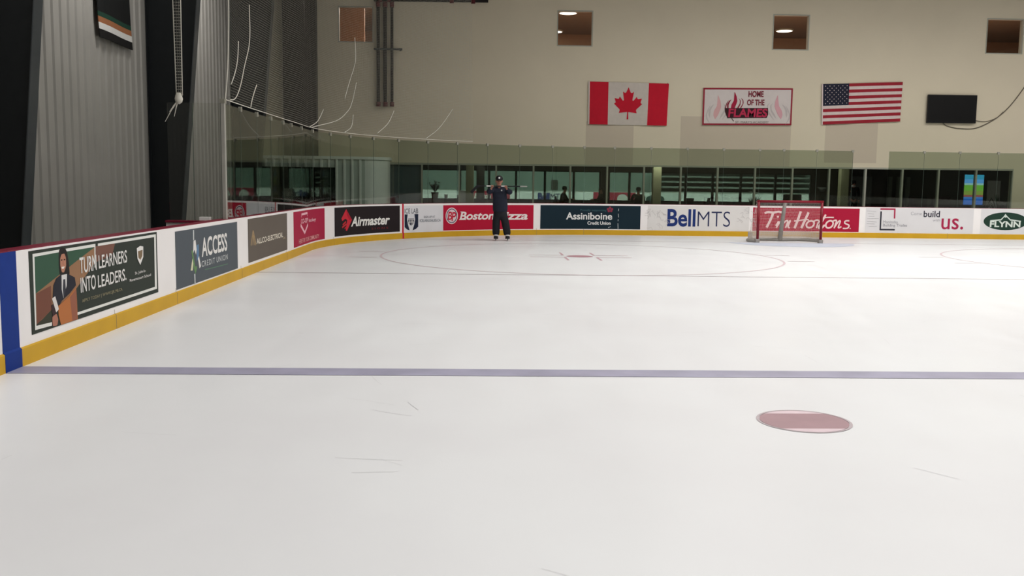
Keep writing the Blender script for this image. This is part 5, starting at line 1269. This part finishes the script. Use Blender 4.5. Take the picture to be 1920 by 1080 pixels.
put(tb0, 't', -1.45, 38.3, 0, 'dark round table under the white cup, seen left of the cream pillar')
put(tb0, 't', 8.3, 38.6, 0, 'dark round table in the lobby above the big blue lettering')
put(tb0, 't', 6.3, 39.2, 0, 'dark round table in front of the person in dark green')
put(ch0, 'c', 3.32, 38.5, pi / 2, 'dark chair under the left of the two people facing each other')
put(ch0, 'c', 4.98, 38.5, -pi / 2, 'dark chair under the right of the two people facing each other')
put(ch0, 'c', 6.42, 38.45, pi, 'dark chair under the person in dark green by the cream pillar')
put(ch0, 'c', -0.62, 38.0, 0.3, 'dark chair under the white box next to the cream pillar')
put(ch0, 'c', 8.3, 37.9, pi, 'dark chair with its back to the glass above the big blue lettering')
put(ch0, 'c', 9.1, 38.7, -pi / 2, 'dark chair right of the table above the big blue lettering')
put(ch0, 'c', -2.3, 38.4, pi / 2, 'dark chair beside the plant at the left end of the lobby')
seated('seated person in black coat leaning left of a lobby table', (3.34, 38.5, FL), pi / 2, mat('black_coat', (30, 28, 28), 0.8), mat('dark_hair', (32, 26, 24), 0.8), 0.06)
seated('seated person in brown coat and cap right of a lobby table', (4.96, 38.5, FL), -pi / 2, mat('brown_coat', (52, 44, 40), 0.8), mat('dark_hair', (32, 26, 24), 0.8), 0.02, cap=M_BOOT)
seated('seated person in dark green coat seen from behind by the cream pillar', (6.42, 38.45, FL), pi, mat('dark_green_coat', (18, 34, 30), 0.8), mat('dark_hair', (24, 24, 22), 0.8))
# standing figure at the right pillar
t = thing('person', 'standing person in dark clothes with pale collar beside the right cream pillar', 'person', (15.02, 38.0, FL))
n = {}
st = {'pelvis': (0, 0, 0.95, (0.13, 0.1)), 'chest': (0, 0, 1.28, (0.14, 0.1)), 'neck': (0, 0, 1.46, 0.05), 'jaw': (0, -0.02, 1.53, 0.066), 'head': (0, -0.02, 1.60, (0.08, 0.09)), 'crown': (0, -0.01, 1.67, 0.062)}
es = [('pelvis', 'chest'), ('chest', 'neck'), ('neck', 'jaw'), ('jaw', 'head'), ('head', 'crown')]
for k_, sx in (('L', -1), ('R', 1)):
    st.update({'s' + k_: (sx * .19, 0, 1.40, .055), 'e' + k_: (sx * .23, .02, 1.12, .04), 'w' + k_: (sx * .22, -.06, .88, .028), 'f' + k_: (sx * .21, -.09, .79, .028), 'h' + k_: (sx * .09, 0, .88, .085), 'k' + k_: (sx * .10, -.02, .49, .055), 'a' + k_: (sx * .10, 0, .09, .04), 't' + k_: (sx * .11, -.14, .04, .035)})
    es += [('chest', 's' + k_), ('s' + k_, 'e' + k_), ('e' + k_, 'w' + k_), ('w' + k_, 'f' + k_), ('pelvis', 'h' + k_), ('h' + k_, 'k' + k_), ('k' + k_, 'a' + k_), ('a' + k_, 't' + k_)]
skin_mesh('body', st, es, SKIN, t, 1)
c = {'hem': (0, 0, .85, (.17, .13)), 'chest': (0, 0, 1.28, (.17, .125)), 'col': (0, 0, 1.45, .07)}; ec = [('hem', 'chest'), ('chest', 'col')]
p2 = {'w': (0, 0, .93, (.15, .12))}; e2 = []
for k_, sx in (('L', -1), ('R', 1)):
    c.update({'s' + k_: (sx * .19, 0, 1.40, .075), 'e' + k_: (sx * .235, .02, 1.12, .058), 'w' + k_: (sx * .22, -.05, .90, .045)}); ec += [('chest', 's' + k_), ('s' + k_, 'e' + k_), ('e' + k_, 'w' + k_)]
    p2.update({'h' + k_: (sx * .09, 0, .84, .10), 'k' + k_: (sx * .10, -.02, .49, .075), 'a' + k_: (sx * .10, 0, .11, .06)}); e2 += [('w', 'h' + k_), ('h' + k_, 'k' + k_), ('k' + k_, 'a' + k_)]
skin_mesh('coat', c, ec, mat('black_coat', (30, 28, 28), 0.8), t, 1); skin_mesh('trousers', p2, e2, M_PNT, t, 1)
MB().lathe([(0.075, 1.44), (0.085, 1.47), (0.06, 1.51)], n=14).build('collar', M_WHT2, t, local=True, smooth=True)
MB().lathe([(0.088, 1.55), (0.103, 1.60), (0.098, 1.65), (0.07, 1.688), (0.02, 1.702)], (0, 0.004, 0), 14).build('hair', mat('dark_hair', (24, 24, 22), 0.8), t, local=True, smooth=True)
eyes_nose(t, (0, -0.02, 1.585), 0.094, SKIN)

# pillars
M_PIL = mat('cream_pillar', (176, 170, 140), 0.8)
for xa, xb, lab in ((-0.53, -0.22, 'cream square pillar in the lobby left of the coach'), (6.73, 7.05, 'cream square pillar in the lobby above the white lettering advert'), (14.1, 14.42, 'cream square pillar in the lobby right of the net')):
    t = thing('pillar', lab, 'pillar', ((xa + xb) / 2, 37.1, FL), group='cream lobby pillars')
    MB().box(xa, xb, 36.95, 37.27, FL, 2.92).build('shaft', M_PIL, t, bevel=0.01)
    MB().box(xa - 0.015, xb + 0.015, 36.935, 37.285, FL, FL + 0.1).build('skirting', M_DGREY, t)
for x_, lab in ((0.04, 'dark square pillar just right of the left cream pillar'), (5.35, 'dark square pillar between the seated pair and the person in green')):
    t = thing('pillar', lab, 'pillar', (x_, 40.6, FL), group='dark lobby pillars')
    MB().box(x_ - 0.17, x_ + 0.17, 40.4, 40.75, FL, 2.92).build('shaft', M_DARK, t)
    MB().box(x_ - 0.185, x_ + 0.185, 40.385, 40.765, FL, FL + 0.1).build('skirting', M_BLACK, t)

# plants
M_LEAF = mat('dark_leaf', (52, 70, 48), 0.6, noise=0.2); M_POT = mat('grey_pot', (90, 86, 82), 0.7)
def plant(label, x, y, z, h, flowers=False, seed=1):
    t = thing('potted_plant', label, 'plant', (x, y, z)); rnd = random.Random(seed)
    MB().lathe([(0.11, 0), (0.15, 0.24), (0.16, 0.26), (0.13, 0.26), (0.12, 0.22)], n=16).build('pot', M_POT, t, local=True)
    mb = MB()
    for k_ in range(26):
        a = rnd.uniform(0, 2 * pi); l = h * rnd.uniform(0.6, 1.0); tilt = rnd.uniform(0.1, 0.9)
        base_ = Vector((0, 0, 0.24)); tip = base_ + Vector((cos(a) * sin(tilt), sin(a) * sin(tilt), cos(tilt))) * l
        mid = base_.lerp(tip, 0.55) + Vector((0, 0, l * 0.12)); sd_ = Vector((-sin(a), cos(a), 0)) * 0.035
        mb.add([base_, mid - sd_, mid + sd_, tip, mid + Vector((0, 0, -0.006))], [(0, 1, 4), (0, 4, 2), (1, 3, 4), (4, 3, 2)])
    mb.build('leaves', M_LEAF, t, local=True)
    if flowers:
        mb = MB()
        for k_ in range(16):
            a = rnd.uniform(0, 2 * pi); r_ = rnd.uniform(0.0, 0.22); z_ = 0.24 + h * rnd.uniform(0.55, 1.0)
            mb.lathe([(0.005, -0.02), (0.03, 0.0), (0.04, 0.02), (0.01, 0.03)], (r_ * cos(a), r_ * sin(a), z_), 6)
        mb.build('blossom', mat('white_blossom', (206, 206, 200), 0.7), t, local=True)['kind'] = 'stuff'
plant('white-flowered plant on the lobby table left of the cream pillar', -1.78, 38.4, FL + 0.751, 0.45, True, 2)
plant('spiky plant before the white panel at the right end of the lobby', 21.2, 38.3, FL, 1.15, False, 3)
plant('leafy plant left of the white panel at the right end of the lobby', 20.95, 39.0, FL, 1.0, False, 5)
plant('leafy plant in the lobby just left of the net crossbar', 11.35, 39.2, FL, 0.95, True, 7)

o = MB().lathe([(0.055, 0), (0.075, 0.18), (0.07, 0.18), (0.05, 0.01)], n=16).build('cup', M_WHT2); o.location = (-1.33, 38.2, FL + 0.75); tag(o, 'white cup standing on the dark table left of the cream pillar', 'cup')
o = MB().box(-0.82, -0.48, 37.88, 38.12, FL + 0.461, FL + 1.09).build('storage_box', M_WHT2, bevel=0.01); tag(o, 'white box standing on a dark chair next to the cream pillar', 'box')
o = MB().box(3.15, 3.45, LB + 0.028, LB + 0.039, 1.38, 1.83).build('notice', mat('notice_paper', (170, 182, 174), 0.7)); tag(o, 'pale paper notice on the inner glass above the seated person in black', 'notice')
t = thing('display_screen', 'tall glowing screen with blue, green and red bands in the lobby', 'screen', (20.2, 38.5, FL))
sx0, sx1, sz0, sz1 = 19.80, 20.60, 1.02, 2.24
MB().box(sx0 - 0.05, sx1 + 0.05, 38.5, 38.6, sz0 - 0.06, sz1 + 0.05).build('housing', M_BLACK, t, bevel=0.01)
MB().box(sx0 + 0.25, sx1 - 0.25, 38.53, 38.58, FL + 0.03, sz0 - 0.06).build('stand', M_BLACK, t)
MB().box(sx0 + 0.1, sx1 - 0.1, 38.4, 38.75, FL, FL + 0.03).build('foot', M_BLACK, t)
mb = MB(); SC_ = [(0.0, 0.2, (40, 96, 190)), (0.2, 0.26, (70, 120, 200)), (0.26, 0.33, (150, 84, 84)), (0.33, 0.47, (134, 150, 70)), (0.47, 0.66, (110, 170, 66)), (0.66, 0.72, (150, 190, 200)), (0.72, 0.85, (92, 156, 226)), (0.85, 1.0, (54, 150, 196))]
for i, (a, b, c_) in enumerate(SC_): mb.box(sx0, sx1, 38.492, 38.499, sz0 + (sz1 - sz0) * a, sz0 + (sz1 - sz0) * b, i)
mb.build('screen', [emit('screen_band', c_, 1.5) for _, _, c_ in SC_], t)
o = MB().box(21.2, 21.75, 39.3, 39.34, FL, 2.02).build('white_panel', M_WHT2); tag(o, 'white panel standing behind the spiky plant', 'panel')
t = thing('partition', 'three pale upright slats on the lobby wall left of the glowing screen', 'partition', (18.0, 41.6, FL))
for xa in (18.05, 18.45, 18.85): MB().box(xa, xa + 0.16, 41.7, 41.85, FL, 2.15).build('slat', mat('pale_slat', (150, 150, 142), 0.7), t)
MB().box(17.95, 19.1, 41.68, 41.87, FL, FL + 0.06).build('base', M_DGREY, t)
t = thing('inner_door', 'grey glazed door in the lobby wall above the square bracket advert', 'door', (16.9, 41.95, FL))
MB().box(16.5, 17.4, 41.93, 41.99, FL, 2.15).build('leaf', mat('grey_door', (120, 122, 116), 0.6), t)
MB().tube([(17.3, 41.9, 1.2), (17.3, 41.9, 1.5)], 0.015, 8).build('handle', M_CLIP, t)
def armchair(x, label, c_):
    t = thing('armchair', label, 'armchair', (x, 39.0, FL))
    mt = mat('armchair_cloth', c_, 0.85)
    MB().box(-0.38, 0.38, -0.36, 0.36, 0.1, 0.45).build('seat', mt, t, local=True, bevel=0.04)
    MB().box(-0.38, 0.38, 0.26, 0.44, 0.3, 1.1).build('backrest', mt, t, local=True, bevel=0.06)
    for sx in (-1, 1):
        MB().box(*sorted((sx * 0.30, sx * 0.46)), -0.36, 0.36, 0.1, 0.66).build('arm', mt, t, local=True, bevel=0.04)
        for sy in (-1, 1): MB().tube([(sx * 0.32, sy * 0.3, 0), (sx * 0.32, sy * 0.3, 0.11)], 0.02, 8).build('leg', M_DGREY, t, local=True)
armchair(18.3, 'black armchair in the lobby before the pale slats', (26, 28, 26)); armchair(19.28, 'dark maroon armchair in the lobby left of the glowing screen', (58, 36, 40))
armchair(13.0, 'dark charcoal armchair in the lobby right of the net', (36, 38, 40))
t = thing('floor_lamp', 'floor lamp with pale bowl shade left of the right cream pillar', 'lamp', (13.9, 38.4, FL))
MB().lathe([(0.14, 0), (0.14, 0.02), (0.02, 0.04)], n=16).build('base', M_DGREY, t, local=True)
MB().tube([(0, 0, 0.03), (0, 0, 1.22)], 0.014, 8).build('pole', M_DGREY, t, local=True)
MB().lathe([(0.06, 1.22), (0.18, 1.38), (0.185, 1.40), (0.17, 1.39), (0.05, 1.23)], n=20).build('lamp_shade', mat('bowl_glass', (150, 152, 154), 0.5), t, local=True, smooth=True)
